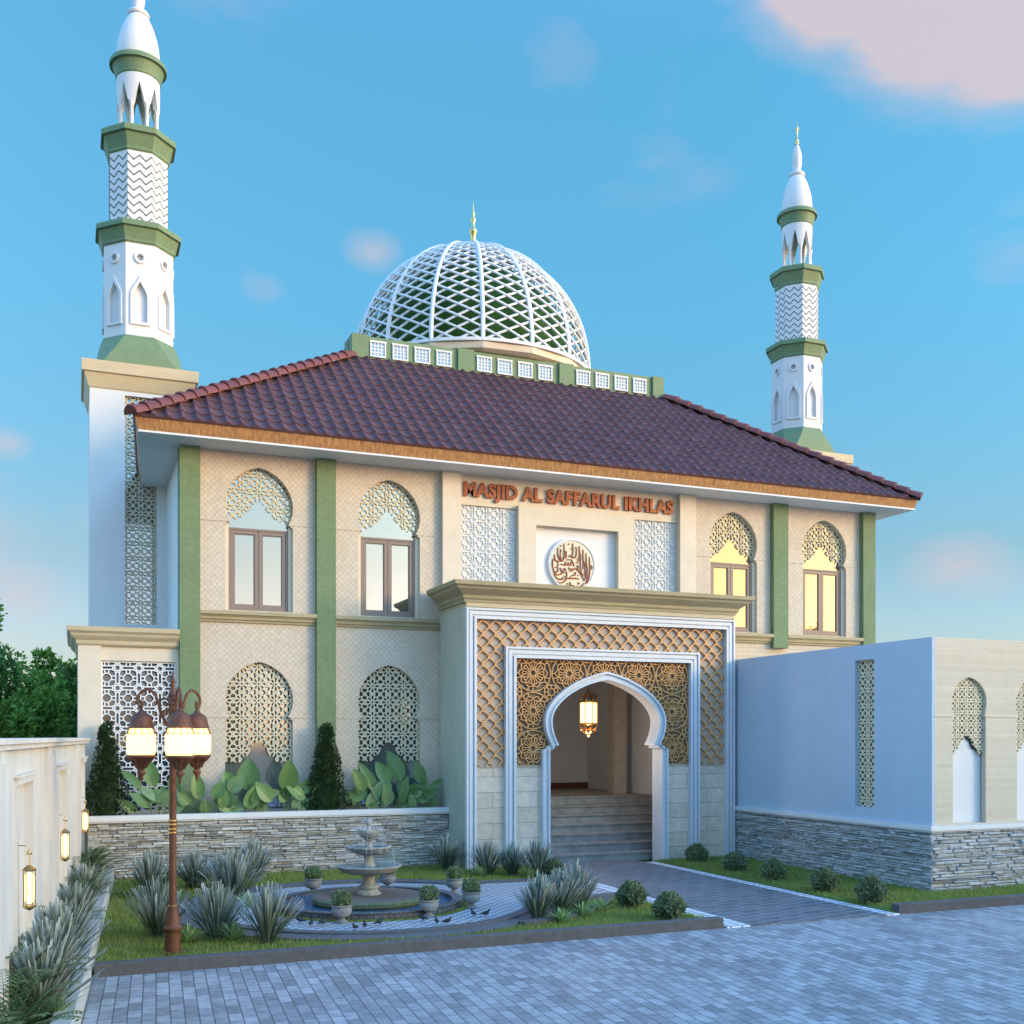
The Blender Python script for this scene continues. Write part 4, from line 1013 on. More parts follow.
bp = [(2.64,13.5,2.8,'dark pigeon furthest left, at the moss edge'),
      (2.72,13.23,1.2,'dark pigeon, second from the left by the left urn'),
      (2.87,13.25,0.2,'dark pigeon just left of the front left urn'),
      (3.16,12.76,3.9,'dark pigeon nearest the kerb, left of a pair'),
      (3.3,12.85,1.4,'dark pigeon upright, right of the pair nearest the kerb'),
      (3.52,12.98,0.1,'dark pigeon alone below the fountain centre'),
      (4.11,13.05,2.4,'dark pigeon at the foot of the front right urn'),
      (4.2,12.78,1.5,'dark pigeon right of centre seen from behind'),
      (4.32,12.73,5.8,'dark pigeon right of centre facing right'),
      (4.83,13.17,1.7,'dark pigeon second from the right'),
      (4.98,13.11,6.0,'dark pigeon furthest right on the paving')]
b0 = bird(bp[0][3], (bp[0][0], bp[0][1], .056), 0); b0.rotation_euler[2] = bp[0][2]; b0.scale = (.68,)*3
for x, y, a, lb in bp[1:]: copy_tree(b0, (x, y, .056), a, None, lb)

# ------------------------------------------------------------------ CYPRESSES in the planter
def cypress(label, loc, seed, H=1.62, W=.42):
    t = thing('cypress', label, 'conifer', loc, 'dark cypresses in the planter'); r = random.Random(seed); x, y, z = loc; fo_ = MB()
    MB().tube([(x,y,z-.02),(x,y,z+H*.5),(x,y,z+H*.9)], [.04,.03,.01], 8).build('trunk', 'bark', t)
    def rad(u): return W*((1-u)**.75*.95 if u > .28 else .80+.20*sin(pi*u/.56))*(1 if u < .5 else 1) * (.92 if u < .08 else 1)
    for k in range(120):
        u = r.random()**1.15*.93; a = r.uniform(0,6.28); q = rad(u)*.62
        c = Vector((x+q*cos(a), y+q*sin(a)*.55, z+.04+u*H)); s = (.13*(1-u)+.05)
        out = Vector((cos(a), sin(a)*.6, 1.3)).normalized()
        for _ in range(58):
            d = rdir(r); p = c+Vector((d.x*s, d.y*s, d.z*s*1.4)); leafquad(fo_, p, out+rdir(r)*.7, rdir(r), .05, .022)
    for a, l in ((-.2,.46),(3.3,.42),(2.6,.38)):
        c0 = Vector((x+cos(a)*l*.9, y-.05, z+.10))
        for k in range(60):
            p = c0+Vector((cos(a)*.03, 0, .10))*(k/60)+rdir(r)*.045; leafquad(fo_, p, Vector((0,0,1))+rdir(r)*.6, rdir(r), .05, .022)
    fo_.build('foliage', 'cypress', t)
    co = MB().lathe([(max(.012, rad(i/14)*.60), z+.03+H*.92*i/14) for i in range(15)], (x,y), 14)
    co.v = [(vx, y+(vy-y)*.55, vz) for vx, vy, vz in co.v]; co.build('inner_branches', 'cypress', t, 60)
    return t
cypress('conical dark cypress between the two arched screens, in front of the green pilaster', (4.22,19.18,1.03), 51)
cypress('conical dark cypress at the left end of the planter beside the lattice screen', (.52,19.20,1.03), 52, 1.62, .33)

# ------------------------------------------------------------------ BROAD LEAVED PLANTS
def broadleaf(mb, base, d, n, L, W, r):
    d = d.normalized(); s = d.cross(n).normalized(); nn = s.cross(d).normalized(); K = 9; vs = []; fs = []
    for i in range(K+1):
        t = i/K; w = W/2*sin(pi*min(1, t**.8*1.0))**.75 if 0 < t < 1 else .003; cup = .28*w
        c = base+d*(L*t)+nn*(-.16*L*t*t)
        vs += [tuple(c-s*w+nn*cup), tuple(c-s*w*.5+nn*cup*.25), tuple(c), tuple(c+s*w*.5+nn*cup*.25), tuple(c+s*w+nn*cup)]
    for i in range(K):
        for k in range(4): fs.append((i*5+k, i*5+k+1, (i+1)*5+k+1, (i+1)*5+k))
    mb.add(vs, fs); mb.tube([vs[i*5+2] for i in range(0, K+1)], [.006*(1-i/(K+2)) for i in range(K+1)], 4)
def canna(label, loc, seed, leaves):
    t = thing('broad_leaf_plant', label, 'plant', loc, 'broad leaved plants in the planter'); r = random.Random(seed); mb = MB(); st = MB()
    leaves = list(leaves)+[(r.uniform(-.42,.42), r.uniform(.02,.38), r.uniform(-1.2,1.2), r.uniform(.26,.42), r.uniform(.15,.24)) for _ in range(4)]
    for (dx, dz, ang, L, W) in leaves:   # leaf base offset along the planter, height, tilt from vertical in the wall plane
        b = Vector((loc[0]+dx, loc[1]+r.uniform(-.06,.08), loc[2]+dz)); d = Vector((sin(ang), r.uniform(-.35,.1), cos(ang)))
        broadleaf(mb, b, d, Vector((r.uniform(-.45,.45), -1, r.uniform(.1,.7))), L*1.12, W*1.22, r)
        m = Vector((loc[0]+dx*.5, loc[1], loc[2]+dz*.45)); st.tube([tuple(Vector((loc[0]+dx*.35, loc[1]+.0, loc[2]-.02))), tuple(m), tuple(b+d*L*.3)], [.009,.007,.004], 6)
        if r.random() < .6: st.tube([(loc[0]+dx*.35+.06,loc[1]-.03,loc[2]-.02),(loc[0]+dx*.3+.05,loc[1]-.03,loc[2]+.28)], .005, 5)
    mb.build('leaf', 'canna', t, 60); st.build('stem', 'canna_stem', t, 60); return t
canna('broad leaved plant seen between the lamp post lanterns against the white lattice', (1.35,19.15,1.03), 61, [(-.28,.50,-.75,.42,.13),(-.05,.52,-.35,.50,.22),(-.35,.12,-1.0,.36,.14),(.02,.28,-.9,.40,.16),(.15,.12,1.3,.24,.20),(.2,.42,.2,.38,.16)])
canna('broad leaved plant just right of the lamp post pole', (2.15,19.15,1.03), 62, [(-.15,.30,-.1,.42,.20),(.1,.30,.5,.32,.20),(-.3,.22,-.7,.26,.22),(.25,.12,-.2,.3,.2),(.35,.42,.7,.34,.22),(-.05,.05,.1,.22,.2)])
canna('broad leaved plant with a tall leaf in front of the first arched screen', (2.95,19.15,1.03), 63, [(-.10,.42,.0,.52,.34),(-.35,.40,-.4,.36,.26),(.0,.15,.2,.34,.22),(-.3,.14,-.6,.30,.20),(.1,.30,1.2,.32,.16)])
canna('broad leaved plant with a rounded upright leaf left of the cypress', (3.55,19.15,1.03), 64, [(-.05,.42,.05,.50,.30),(.12,.38,1.15,.44,.20),(-.2,.32,-1.2,.26,.14),(.05,.10,.5,.26,.12),(-.1,.20,-.2,.22,.16)])
canna('broad leaved plant right of the cypress at the second arched screen', (5.0,19.15,1.03), 65, [(-.1,.38,-.45,.42,.22),(.15,.36,-.5,.56,.18),(-.2,.15,-.7,.30,.22),(.05,.05,-.1,.28,.20),(.25,.08,.4,.28,.16)])
canna('broad leaved plant with the largest pale leaf in front of the second arched screen', (5.6,19.15,1.03), 66, [(.02,.55,-.35,.56,.27),(-.2,.52,-.55,.42,.22),(.0,.12,.15,.5,.14),(.2,.15,-.5,.42,.22),(-.25,.12,-.2,.36,.2),(.15,.1,.3,.4,.14)])
canna('broad leaved plant at the right end of the planter against the porch side', (6.08,19.12,1.03), 67, [(-.05,.50,-.3,.40,.20),(.02,.40,1.0,.34,.10),(-.05,.20,-.6,.26,.20),(.1,.02,.1,.32,.2)])

# ------------------------------------------------------------------ BOUNDARY WALL on the left (slightly skewed)
bx, by = -1.11+.068*10.75, 10.75
ORG_ = (bx, by, 0)
bw = thing('boundary_wall', 'white stone boundary wall with pilasters and lantern niches along the left edge', 'wall', ORG_)
RZ = -math.atan(.068)
def BW(mb, n, m, p=None, s=None):
    mb.v = [(x+bx, y+by, z) for x, y, z in mb.v]; return mb.build(n, m, p or bw, s)
nics = [-8.45, -4.4, -.35, 3.70, 7.68]
holes = [rect(c-.60, min(c+.60, 8.28), .35, 2.00) for c in nics]
BW(slab([rect(-10.0, 8.32, 0, 2.30)] + holes, 'yz', -.06, .12), 'wall', 'white_dirty')
rc = MB(); rc.box(-.45, -.32, -10, 8.32, 0, 2.30)
BW(rc, 'rear_wall', 'white_dirty')
arn = MB()
for c in nics:
    pa = [(c-.26,.351),(c-.26,1.15),(c-.20,1.42),(c-.08,1.66),(c,1.80),(c+.08,1.66),(c+.20,1.42),(c+.26,1.15),(c+.26,.351)]
    pl = [(c-.599,.351),(c-.599,1.999),(min(c+.599,8.279),1.999),(min(c+.599,8.279),.351)] + pa[::-1]
    s = slab([pl], 'yz', -.09, .055); arn.add(s.v, s.f)
BW(MB().box(-.45, -.12, 8.10, 8.32, 0, 2.30), 'end_wall', 'white_dirty')
BW(arn, 'niche_panel', 'white_dirty')
pl = MB()
for c in (-6.15, -2.1, 1.95, 6.0):
    pl.box(-.001, .035, c-.36, c+.36, 0, 2.299); pl.box(.035, .06, c-.27, c+.27, 0, 2.20)
for c in nics:
    b = min(c+.66, 8.3); pl.box(-.001, .03, c-.66, b, 2.0, 2.06); pl.box(-.001, .05, c-.70, b, 2.06, 2.085)
    pl.box(-.001, .02, c-.66, c-.60, .3, 2.0)
    if c+.66 < 8.3: pl.box(-.001, .02, c+.60, c+.66, .3, 2.0)
BW(pl, 'pilaster', 'white_dirty')
BW(MB().box(-.48, .085, -10, 8.36, 2.345, 2.388).box(-.46, .06, -10, 8.34, 2.301, 2.345), 'coping', 'white_dirty')
bw.rotation_euler[2] = RZ
def bwp(x, y): return (bx+x*cos(RZ)-y*sin(RZ), by+x*sin(RZ)+y*cos(RZ))
def wall_lantern(label, yl):
    x, y = bwp(.065, yl); t = thing('wall_lantern', label, 'lantern', (x, y, 1.09), 'lit lanterns on the boundary wall')
    z = 1.09
    fr = MB(); h = .15; a = .047
    for k in range(6):
        an = pi/3*k; fr.box(x+a*cos(an)-.005, x+a*cos(an)+.005, y+a*sin(an)-.005, y+a*sin(an)+.005, z-h, z+h)
    fr.lathe([(.056,z-h-.015),(.056,z-h)], (x,y), 6); fr.lathe([(.056,z+h),(.058,z+h+.012),(.03,z+h+.035),(.012,z+h+.05)], (x,y), 6); fr.lathe([(.008,z-h-.045),(.03,z-h-.03),(.05,z-h-.015)], (x,y), 6)
    fr.tube([(x,y,z+h+.05),(x,y,z+h+.20),(x-.03,y,z+h+.22),(x-.12,y,z+h+.22)], .005, 6); fr.lathe([(.02,z+h+.14),(.024,z+h+.155),(.014,z+h+.17)], (x,y), 8)
    fr.build('frame', 'brass', t)
    MB().lathe([(.028,z-h+.02),(.038,z-h+.06),(.038,z+h-.06),(.028,z+h-.02)], (x,y), 12).build('tube', 'tube_glow', t, 50)
    return t
w0 = wall_lantern('lit wall lantern nearest the camera on the left boundary wall', -.52)
for yl, lb in ((3.35, 'lit wall lantern in the middle of the three along the left boundary wall'), (7.25, 'lit wall lantern farthest away at the end of the left boundary wall')):
    x, y = bwp(.065, yl); copy_tree(w0, (x, y, 1.09), None, None, lb)
# planting bed kerb
pk = thing('bed_kerb', 'pale concrete kerb edging the planting bed along the left boundary wall', 'kerb', (xo(11), 11, 0))
c = MB(); y0, y1 = 2.0, 18.82
vs = []
for y in (y0, y1):
    x = xo(y); vs += [(x-.17,y,0),(x,y,0),(x,y,.24),(x-.012,y,.252),(x-.158,y,.252),(x-.17,y,.24)]
c.add(vs, [(i, (i+1)%6, 6+(i+1)%6, 6+i) for i in range(6)] + [(5,4,3,2,1,0),(6,7,8,9,10,11)]); c.build('kerb_stone', 'concrete', pk)
s = MB(); s.add([(wx(2)-.05,2,.19),(xo(2)-.16,2,.19),(xo(18.82)-.16,18.82,.19),(wx(18.82)-.05,18.82,.19)], [(0,1,2,3)]); kind(s.build('bed_soil', 'soil'))
# bed plants
def frond_plant(label, loc, seed, n=11, L=.75):
    t = thing('feathery_frond_plant', label, 'plant', loc, 'dark feathery plants in the left bed'); r = random.Random(seed); mb = MB()
    for i in range(n):
        az = 2*pi*i/n+r.uniform(-.3,.3); l = L*r.uniform(.75,1.1); lean = r.uniform(.35,.85); o = Vector((cos(az)*.8, sin(az), 0)); pts = []
        for k in range(13):
            t_ = k/12; pts.append(Vector(loc)+o*(l*lean*t_**1.3)+Vector((0,0,l*(1.05-lean*.45)*(t_-.42*t_**2.6))))
        mb.tube([tuple(p) for p in pts], [.005*(1-k/14) for k in range(13)], 4)
        for k in range(3, 13):
            tg = (pts[k]-pts[k-1]).normalized(); sd = tg.cross(Vector((0,0,1))).normalized()
            for sgn in (-1,1):
                for j in (0,.5):
                    p = pts[k-1]+(pts[k]-pts[k-1])*j; leafquad(mb, p, (sd*sgn+tg*.75+Vector((0,0,-.12))), Vector((0,0,1)), .23*(1.12-k/14)*r.uniform(.85,1.1), .028)
    mb.build('fronds', 'fern', t); return t
F1 = frond_plant('dark feathery plant at the bottom left corner in the bed', (-.42,9.2,.2), 71, 24, 1.1)
for i, (y, s, lb) in enumerate([(12.0,.85,'dark feathery plant just beyond the nearest wall lantern'),(14.2,.85,'dark feathery plant below the middle wall lantern'),(16.0,.85,'dark feathery plant between the middle and far wall lanterns'),(17.7,1.0,'tall dark feathery plant at the far end of the bed'),(16.9,.9,'dark feathery plant in front of the far end one'),(7.9,.95,'dark feathery plant partly out of frame at the lower left'),(10.6,.7,'dark feathery plant under the nearest wall lantern')]):
    copy_tree(F1, ((wx(y)+xo(y)-.17)/2-.02, y, .2), i*1.9, s, lb)
S3 = tuft('silver_spiky_plant', 'silver tipped spiky plant in the left bed below the nearest wall lantern', 'spiky plant', .66, .44, 240, .020, 'silver', 23, (-.2,10.1,.2), 'silver spiky plants', .3, True)
for i, (y, s, lb) in enumerate([(9.2,.95,'silver tipped spiky plant in the left bed near the bottom left corner'),(11.3,1.0,'silver tipped spiky plant in the left bed level with the kerb of the lawn'),(13.1,.9,'silver tipped spiky plant in the left bed just before the middle lantern'),(15.3,.85,'silver tipped spiky plant in the left bed beyond the middle lantern')]):
    copy_tree(S3, ((wx(y)+xo(y)-.17)/2+.07, y, .2), i*2.3, s, lb)
L2 = tuft('striped_spiky_plant', 'low striped green tuft spilling over the left bed kerb, nearest', 'spiky plant', .27, .30, 100, .020, 'liri', 33, (-.12,9.2,.22), 'low striped tufts along the bed kerb', .9)
ords = ['second','third','fourth','fifth','sixth','seventh','eighth','ninth','tenth','eleventh','twelfth','thirteenth']
for i in range(12):
    y = 9.8+i*.68; copy_tree(L2, (xo(y)-.24, y, .22), i*1.1, .9, 'low striped green tuft spilling over the left bed kerb, %s from the camera' % ords[i])

# ------------------------------------------------------------------ LAMP POST
LX, LY = 1.01, 12.27
lp = thing('lamp_post', 'rust brown cast lamp post with three lit lanterns on scroll arms', 'street lamp', (LX, LY, 0))
MB().lathe([(.115,.03),(.115,.06),(.088,.07),(.082,.26),(.086,.28),(.105,.30),(.108,.325),(.085,.34),(.075,.36),(.078,.42),(.06,.46),(.058,.55),(.042,.57)], (LX,LY), 20).build('base', 'rust', lp, 35)
pole = MB().lathe([(.040,.56),(.038,1.33),(.034,2.60),(.045,2.62),(.05,2.68),(.04,2.72),(.055,2.76),(.035,2.82),(.05,2.86),(.03,2.90),(.02,2.98),(.028,3.0),(.012,3.06),(.003,3.12)], (LX,LY), 16).build('pole', 'rust', lp, 35)
rg = MB()
for z in (1.36, 1.40, 1.45, 1.49, .56): rg.lathe([(.041,z-.012),(.049,z-.008),(.049,z+.008),(.041,z+.012)], (LX,LY), 20, 0, False, False)
rg.build('brass_ring', 'brass', pole, 35)
AR = .345
cam_az = radians(90-22.2)
for k, ang in enumerate((179.5, 299.5, 59.5)):
    # lateral cos component in camera space -> world
    a = radians(ang) + (radians(-22.2)); d = Vector((cos(a), sin(a), 0)); pts = []
    def L(r, z): return tuple(Vector((LX, LY, 0)) + d*r + Vector((0,0,z)))
    arm = MB()
    arm.tube([L(r, z) for r, z in ((.03,2.52),(.08,2.56),(.13,2.66),(.16,2.78),(.20,2.88),(.27,2.925),(.34,2.90),(.39,2.84),(.395,2.77),(.36,2.73),(.325,2.75),(.325,2.79),(.35,2.80))], [.022,.020,.018,.016,.016,.016,.016,.015,.014,.012,.010,.009,.008], 8)
    arm.tube([L(r, z) for r, z in ((.05,2.80),(.10,2.83),(.14,2.79),(.13,2.74),(.09,2.75),(.10,2.78))], [.012,.012,.011,.010,.009,.007], 6)
    arm.tube([L(r, z) for r, z in ((.03,2.66),(.07,2.70),(.11,2.68),(.12,2.62))], [.014,.012,.011,.008], 6)
    arm.build('scroll_arm', 'rust', lp, 50)
    c = (LX+d.x*AR, LY+d.y*AR)
    ln = MB()
    ln.lathe([(.012,2.80),(.022,2.77),(.014,2.75),(.024,2.73),(.014,2.71),(.03,2.685),(.045,2.665),(.06,2.66),(.09,2.64),(.112,2.60),(.122,2.55),(.128,2.525),(.134,2.512),(.134,2.495),(.11,2.495)], c, 24, 0, False, False)
    lb_ = MB(); lb_.lathe([(.11,2.205),(.150,2.205),(.155,2.185),(.135,2.165),(.08,2.13),(.055,2.10),(.045,2.06),(.028,2.045),(.045,2.02),(.045,2.0),(.02,1.97),(.014,1.93),(.004,1.90)], c, 24, 0, False, True)
    for i in range(12):
        an = 2*pi*i/12; ca, sa = cos(an), sin(an)
        ln.tube([(c[0]+.155*ca, c[1]+.155*sa, 2.43), (c[0]+.135*ca, c[1]+.135*sa, 2.47), (c[0]+.124*ca, c[1]+.124*sa, 2.50)], .0045, 4)
        ln.tube([(c[0]+.156*cos(an), c[1]+.156*sin(an), 2.435), (c[0]+.156*cos(an+.52), c[1]+.156*sin(an+.52), 2.435)], .004, 4)
        lb_.tube([(c[0]+.13*ca, c[1]+.13*sa, 2.165), (c[0]+.075*ca, c[1]+.075*sa, 2.11), (c[0]+.05*ca, c[1]+.05*sa, 2.06)], .006, 4)
    lo_ = ln.build('lantern', 'rust', lp, 40); lb_.build('lantern_base', 'rust', lo_, 40)
    MB().lathe([(.135,2.206),(.148,2.23),(.152,2.30),(.152,2.43),(.135,2.44),(.118,2.494)], c, 24).build('glass', 'lamp_glass', lo_, 50)

# ------------------------------------------------------------------ HANGING LANTERN
HX, HY, HZ = 9.30, 18.85, 2.87
hl = thing('hanging_lantern', 'lit brass filigree lantern hanging in the arch of the porch', 'lantern', (HX, HY, HZ))
b = MB()
for z in (HZ-.20, HZ+.20): b.lathe([(.155,z-.02),(.165,z-.012),(.165,z+.012),(.155,z+.02)], (HX,HY), 8)
for k in range(8):
    a = pi/4*k; b.tube([(HX+.155*cos(a),HY+.155*sin(a),HZ-.2),(HX+.155*cos(a),HY+.155*sin(a),HZ+.2)], .009, 5)
    for sg_, zz in ((1,HZ+.22),(-1,HZ-.22)):
        b.tube([(HX+.15*cos(a),HY+.15*sin(a),zz),(HX+.135*cos(a),HY+.135*sin(a),zz+sg_*.07),(HX+.09*cos(a),HY+.09*sin(a),zz+sg_*.12),(HX+.03*cos(a),HY+.03*sin(a),zz+sg_*.155)], .011, 5)
        b.tube([(HX+.14*cos(a),HY+.14*sin(a),zz+sg_*.04),(HX+.12*cos(a+.4),HY+.12*sin(a+.4),zz+sg_*.09),(HX+.14*cos(a+.78),HY+.14*sin(a+.78),zz+sg_*.04)], .007, 4)
b.lathe([(.05,HZ+.34),(.055,HZ+.37),(.02,HZ+.40),(.015,HZ+.44)], (HX,HY), 10); b.lathe([(.012,HZ-.43),(.03,HZ-.41),(.05,HZ-.37),(.045,HZ-.35)], (HX,HY), 10)
b.build('cage', 'bronze', hl, 40)
MB().tube([(HX,HY,HZ+.44),(HX,HY,4.705)], .008, 6).build('chain', 'bronze', hl)
MB().lathe([(.13,HZ-.195),(.142,HZ-.15),(.142,HZ+.15),(.13,HZ+.195)], (HX,HY), 8).build('glass', 'hang_glow', hl)
pl_ = bpy.data.lights.new('lantern_light', 'POINT'); pl_.energy = 15; pl_.color = (1, .80, .60); pl_.shadow_soft_size = .12
po_ = bpy.data.objects.new('lantern_light', pl_); COL.objects.link(po_); po_.location = (HX, HY, HZ-.66); hl.scale = (1.18, 1.18, 1.08)

# ------------------------------------------------------------------ BACKGROUND TREES
def tree(label, loc, H, R, seed, mat='tree', n=26, per=420, leaf=.16, cat='tree', low=.25, group='trees beyond the boundary wall'):
    t = thing('broadleaf_tree', label, cat, loc, group); r = random.Random(seed); x, y, z = loc; tr = MB()
    tr.tube([(x,y,z),(x+.1,y,z+H*.3),(x-.05,y+.1,z+H*.45),(x,y,z+H*.58)], [R*.09,R*.07,R*.045,R*.012], 8)
    cr = MB()
    for k in range(n):
        u = r.uniform(low, 1); a = r.uniform(0,6.28); q = R*(1-((u-.5)/.62)**2)**.5*.75*sqrt(r.random()) if abs(u-.5) < .62 else 0
        c = Vector((x+q*cos(a), y+q*sin(a), z+H*u*.92)); s = R*r.uniform(.22,.40)
        tr.tube([(x,y,z+H*max(.2,u*.55)), tuple((Vector((x,y,z+H*u*.7))+c)/2), tuple(c)], [R*.03,R*.02,R*.008], 5)
        for _ in range(per):
            d = rdir(r); p = c+d*s*r.uniform(.55,1.05)*(.8+.2*sin(d.x*7+k)); leafquad(cr, p, d+rdir(r)*.9, rdir(r,.5), leaf*r.uniform(.6,1.2), leaf*.55)
    tr.build('trunk', 'bark', t, 60); cr.build('crown', mat, t); return t
tree('leafy green tree with a rounded top behind the boundary wall, right of the gap', (-.35,34,0), 6.1, 1.75, 81, low=.2, n=30)
tree('sparse taller tree at the left edge behind the boundary wall', (-3.0,36,0), 6.9, 1.8, 82, n=22, per=330, low=.3)
tree('dark dense tree in front of the taller one at the left edge', (-2.5,31,0), 4.6, 1.9, 83, 'tree2', n=34, low=.1)
tree('low bushy tree just above the coping of the boundary wall', (-.9,30,0), 3.9, 1.5, 84, 'tree', n=26, low=.1)
tree('dark tree filling the gap beside the entrance block', (.8,33,0), 4.9, 1.6, 85, 'tree2', n=26, low=.1)

# trees across the street behind the viewpoint: they shade the ground and show in the window panes
sr = random.Random(77)
ST0 = None
spots_ = [(14,-13,6.6),(21,-11,7.0),(28,-13,7.8),(34,-11,8.0),(40,-13,8.8),(47,-11,9.4),(55,-13,10.0),(6,-15,6.0),(-6,-14,6.0)]
lbs = ['first','second','third','fourth','fifth','sixth','seventh','eighth','ninth']
for i, (x, y, H) in enumerate(spots_):
    lb = 'tall street tree across the road behind the viewpoint, %s of the row' % lbs[i]
    if ST0 is None: ST0 = tree(lb, (x, y, 0), 12.0, 4.3, 90, 'tree2', n=44, per=170, leaf=.62, low=.12, group='street trees across the road'); ST0.location = (x, y, 0); ST0.scale = (H/12.0,)*3
    else: copy_tree(ST0, (x, y, 0), i*1.4, H/12.0, lb)
# ------------------------------------------------------------------ LIGHT, SKY, CAMERA
SUN_EL, SUN_AZ = 10.0, 50.0         # azimuth measured from -Y towards +X
sd = Vector((sin(radians(SUN_AZ))*cos(radians(SUN_EL)), -cos(radians(SUN_AZ))*cos(radians(SUN_EL)), sin(radians(SUN_EL))))
sl = bpy.data.lights.new('sun', 'SUN'); sl.energy = .80; sl.angle = radians(20); sl.color = (1, .74, .50)
so = bpy.data.objects.new('sun', sl); COL.objects.link(so); so.rotation_euler = (-sd).to_track_quat('-Z', 'Y').to_euler(); so.location = (20,-20,20)
W = bpy.data.worlds.new('World'); sc.world = W; W.use_nodes = True; nt = W.node_tree
bg = nt.nodes['Background']; sky = nt.nodes.new('ShaderNodeTexSky'); sky.sky_type = 'NISHITA'; sky.sun_disc = False
sky.sun_elevation = radians(SUN_EL); sky.sun_rotation = radians(180-SUN_AZ); sky.altitude = 0; sky.air_density = 1.0; sky.dust_density = 1.0; sky.ozone_density = 2.0
bg.inputs['Strength'].default_value = .15
tc = nt.nodes.new('ShaderNodeTexCoord')
hs = nt.nodes.new('ShaderNodeHueSaturation'); hs.inputs['Saturation'].default_value = 1.15; nt.links.new(sky.outputs[0], hs.inputs['Color'])
sz = nt.nodes.new('ShaderNodeSeparateXYZ'); nt.links.new(tc.outputs['Generated'], sz.inputs[0])
ga = ramp(nt, sz.outputs[2], [(0.0, (.50,.46,.60)), (.10, (.50,.45,.52)), (.16, (.47,.45,.45)), (.26, (.47,.60,.58)), (.37, (.50,.76,.72)), (.53, (.60,.96,.87)), (.80, (1.34,1.38,1.56))])
skyc = mixc(nt, 1.0, hs.outputs[0], ga, 'MULTIPLY')
skyc = mixc(nt, 1.0, skyc, ramp(nt, sz.outputs[0], [(0.0, (1,1.03,1.02)), (.70, (1.10,1.30,1.32))]), 'MULTIPLY')
# sky dimmed around the view direction, brightened out of frame as added fill light
dp = nt.nodes.new('ShaderNodeVectorMath'); dp.operation = 'DOT_PRODUCT'; dp.inputs[1].default_value = Vector((.365,.894,.26)).normalized(); nt.links.new(tc.outputs['Generated'], dp.inputs[0])
dk_ = ramp(nt, dp.outputs['Value'], [(.40, (1.90,1.72,1.78)), (.84, (.76,.75,.76))])
skyc = mixc(nt, 1.0, skyc, dk_, 'MULTIPLY')
# low warm glow round the sun's side of the horizon
ds = nt.nodes.new('ShaderNodeVectorMath'); ds.operation = 'DOT_PRODUCT'; ds.inputs[1].default_value = Vector((sd.x, sd.y, .05)).normalized(); nt.links.new(tc.outputs['Generated'], ds.inputs[0])
skyc = mixc(nt, 1.0, skyc, ramp(nt, ds.outputs['Value'], [(.84, (1,1,1)), (.95, (.62,.49,.29))]), 'MULTIPLY')
# clouds: noise on the view direction, plus a few banks placed by direction
def dirv(px, py):
    th = radians(22.2); r = (px-512)/1076; return Vector((sin(th)+r*cos(th), cos(th)-r*sin(th), (737-py)/1076)).normalized()
mp = nt.nodes.new('ShaderNodeMapping'); mp.inputs['Scale'].default_value = (1,1,2.2); nt.links.new(tc.outputs['Generated'], mp.inputs['Vector'])
nz = N(nt, 'ShaderNodeTexNoise', Scale=5.5, Detail=9, Roughness=.52, Distortion=.25); nt.links.new(mp.outputs[0], nz.inputs['Vector'])
prev = None
banks = [((950,-5),.090,1.1),((850,-25),.075,1.05),((1020,40),.065,1.05),((375,247),.026,.66),((560,50),.04,.48),((1010,240),.05,.45),((20,590),.045,.75),((265,295),.02,.28),((5,445),.025,.75),((950,560),.04,.55),((-200,560),.2,.6),((0,560),.05,.4)]
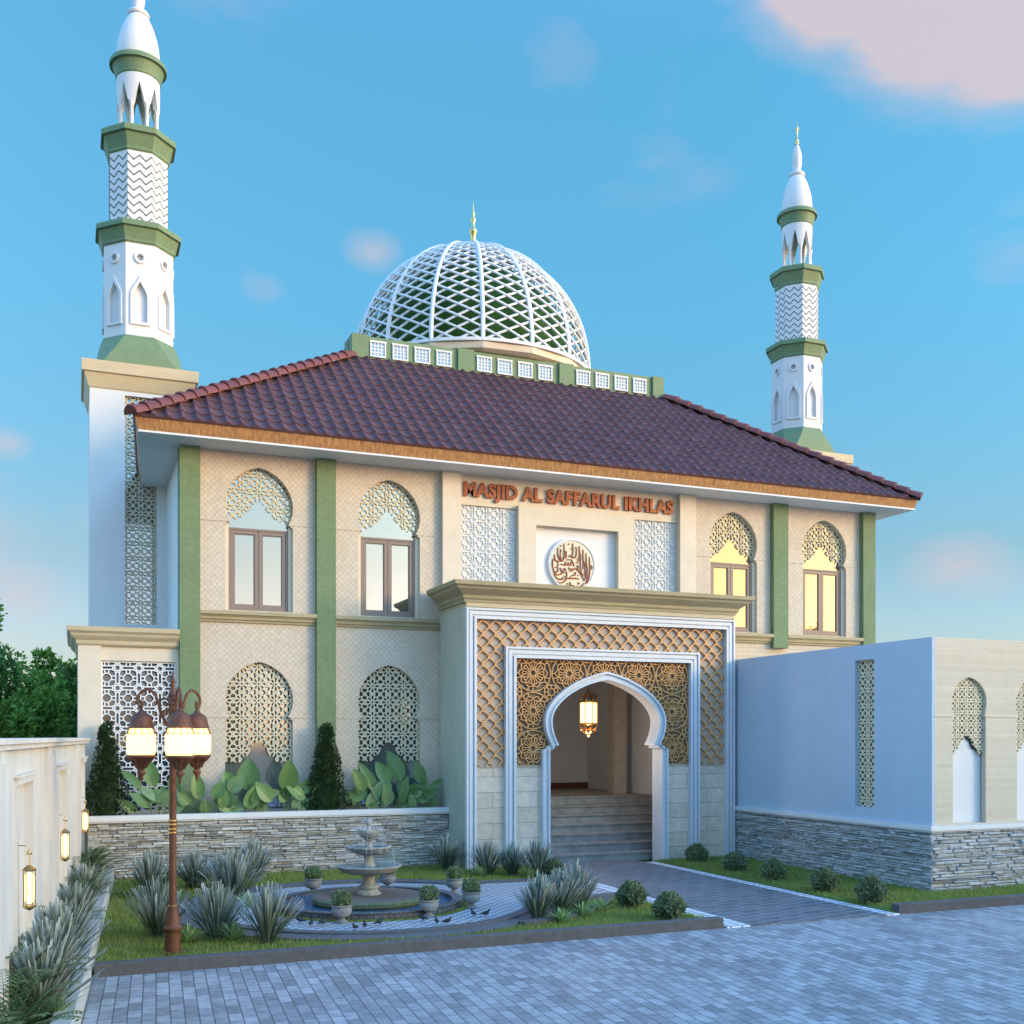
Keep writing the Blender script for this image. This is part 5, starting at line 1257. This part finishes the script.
for (px, py), rad, amp in banks:
    d = dirv(px, py)
    vs_ = nt.nodes.new('ShaderNodeVectorMath'); vs_.operation = 'SUBTRACT'; vs_.inputs[1].default_value = d; nt.links.new(tc.outputs['Generated'], vs_.inputs[0])
    sc_ = nt.nodes.new('ShaderNodeVectorMath'); sc_.operation = 'MULTIPLY'; sc_.inputs[1].default_value = (1,1,1.5); nt.links.new(vs_.outputs[0], sc_.inputs[0])
    ln_ = nt.nodes.new('ShaderNodeVectorMath'); ln_.operation = 'LENGTH'; nt.links.new(sc_.outputs[0], ln_.inputs[0])
    mr = nt.nodes.new('ShaderNodeMapRange'); mr.interpolation_type = 'SMOOTHERSTEP'; mr.inputs['From Min'].default_value = 0; mr.inputs['From Max'].default_value = rad*1.9
    mr.inputs['To Min'].default_value = amp; mr.inputs['To Max'].default_value = 0; nt.links.new(ln_.outputs['Value'], mr.inputs['Value'])
    if prev is None: prev = mr.outputs[0]
    else:
        mx = nt.nodes.new('ShaderNodeMath'); mx.operation = 'MAXIMUM'; nt.links.new(prev, mx.inputs[0]); nt.links.new(mr.outputs[0], mx.inputs[1]); prev = mx.outputs[0]
ad = nt.nodes.new('ShaderNodeMath'); ad.operation = 'MULTIPLY_ADD'; ad.inputs[1].default_value = .62; nt.links.new(prev, ad.inputs[0]); nt.links.new(nz.outputs['Fac'], ad.inputs[2])
cf = ramp(nt, ad.outputs[0], [(.62, (0,0,0)), (.85, (.30,.30,.30)), (1.22, (.86,.86,.86))])
CLOUD = (1.35, 1.14, 1.20)
cl_ = nt.nodes.new('ShaderNodeRGB'); cl_.outputs[0].default_value = (*CLOUD, 1)
fin = mixc(nt, cf, skyc, cl_.outputs[0])
nt.links.new(fin, bg.inputs['Color'])
cam = bpy.data.cameras.new('camera'); co = bpy.data.objects.new('camera', cam); COL.objects.link(co); sc.camera = co
co.location = (0, 0, 2.4); co.rotation_euler = (radians(90), 0, radians(-22.2)); cam.lens = 36*1076/1024; cam.sensor_width = 36; cam.shift_y = (737-512)/1024; cam.clip_end = 2000; cam.clip_start = .05
sc.view_settings.view_transform = 'Standard'; sc.view_settings.look = 'None'; sc.view_settings.gamma = 1; sc.view_settings.exposure = 1.83
sc.render.resolution_x = sc.render.resolution_y = 1024
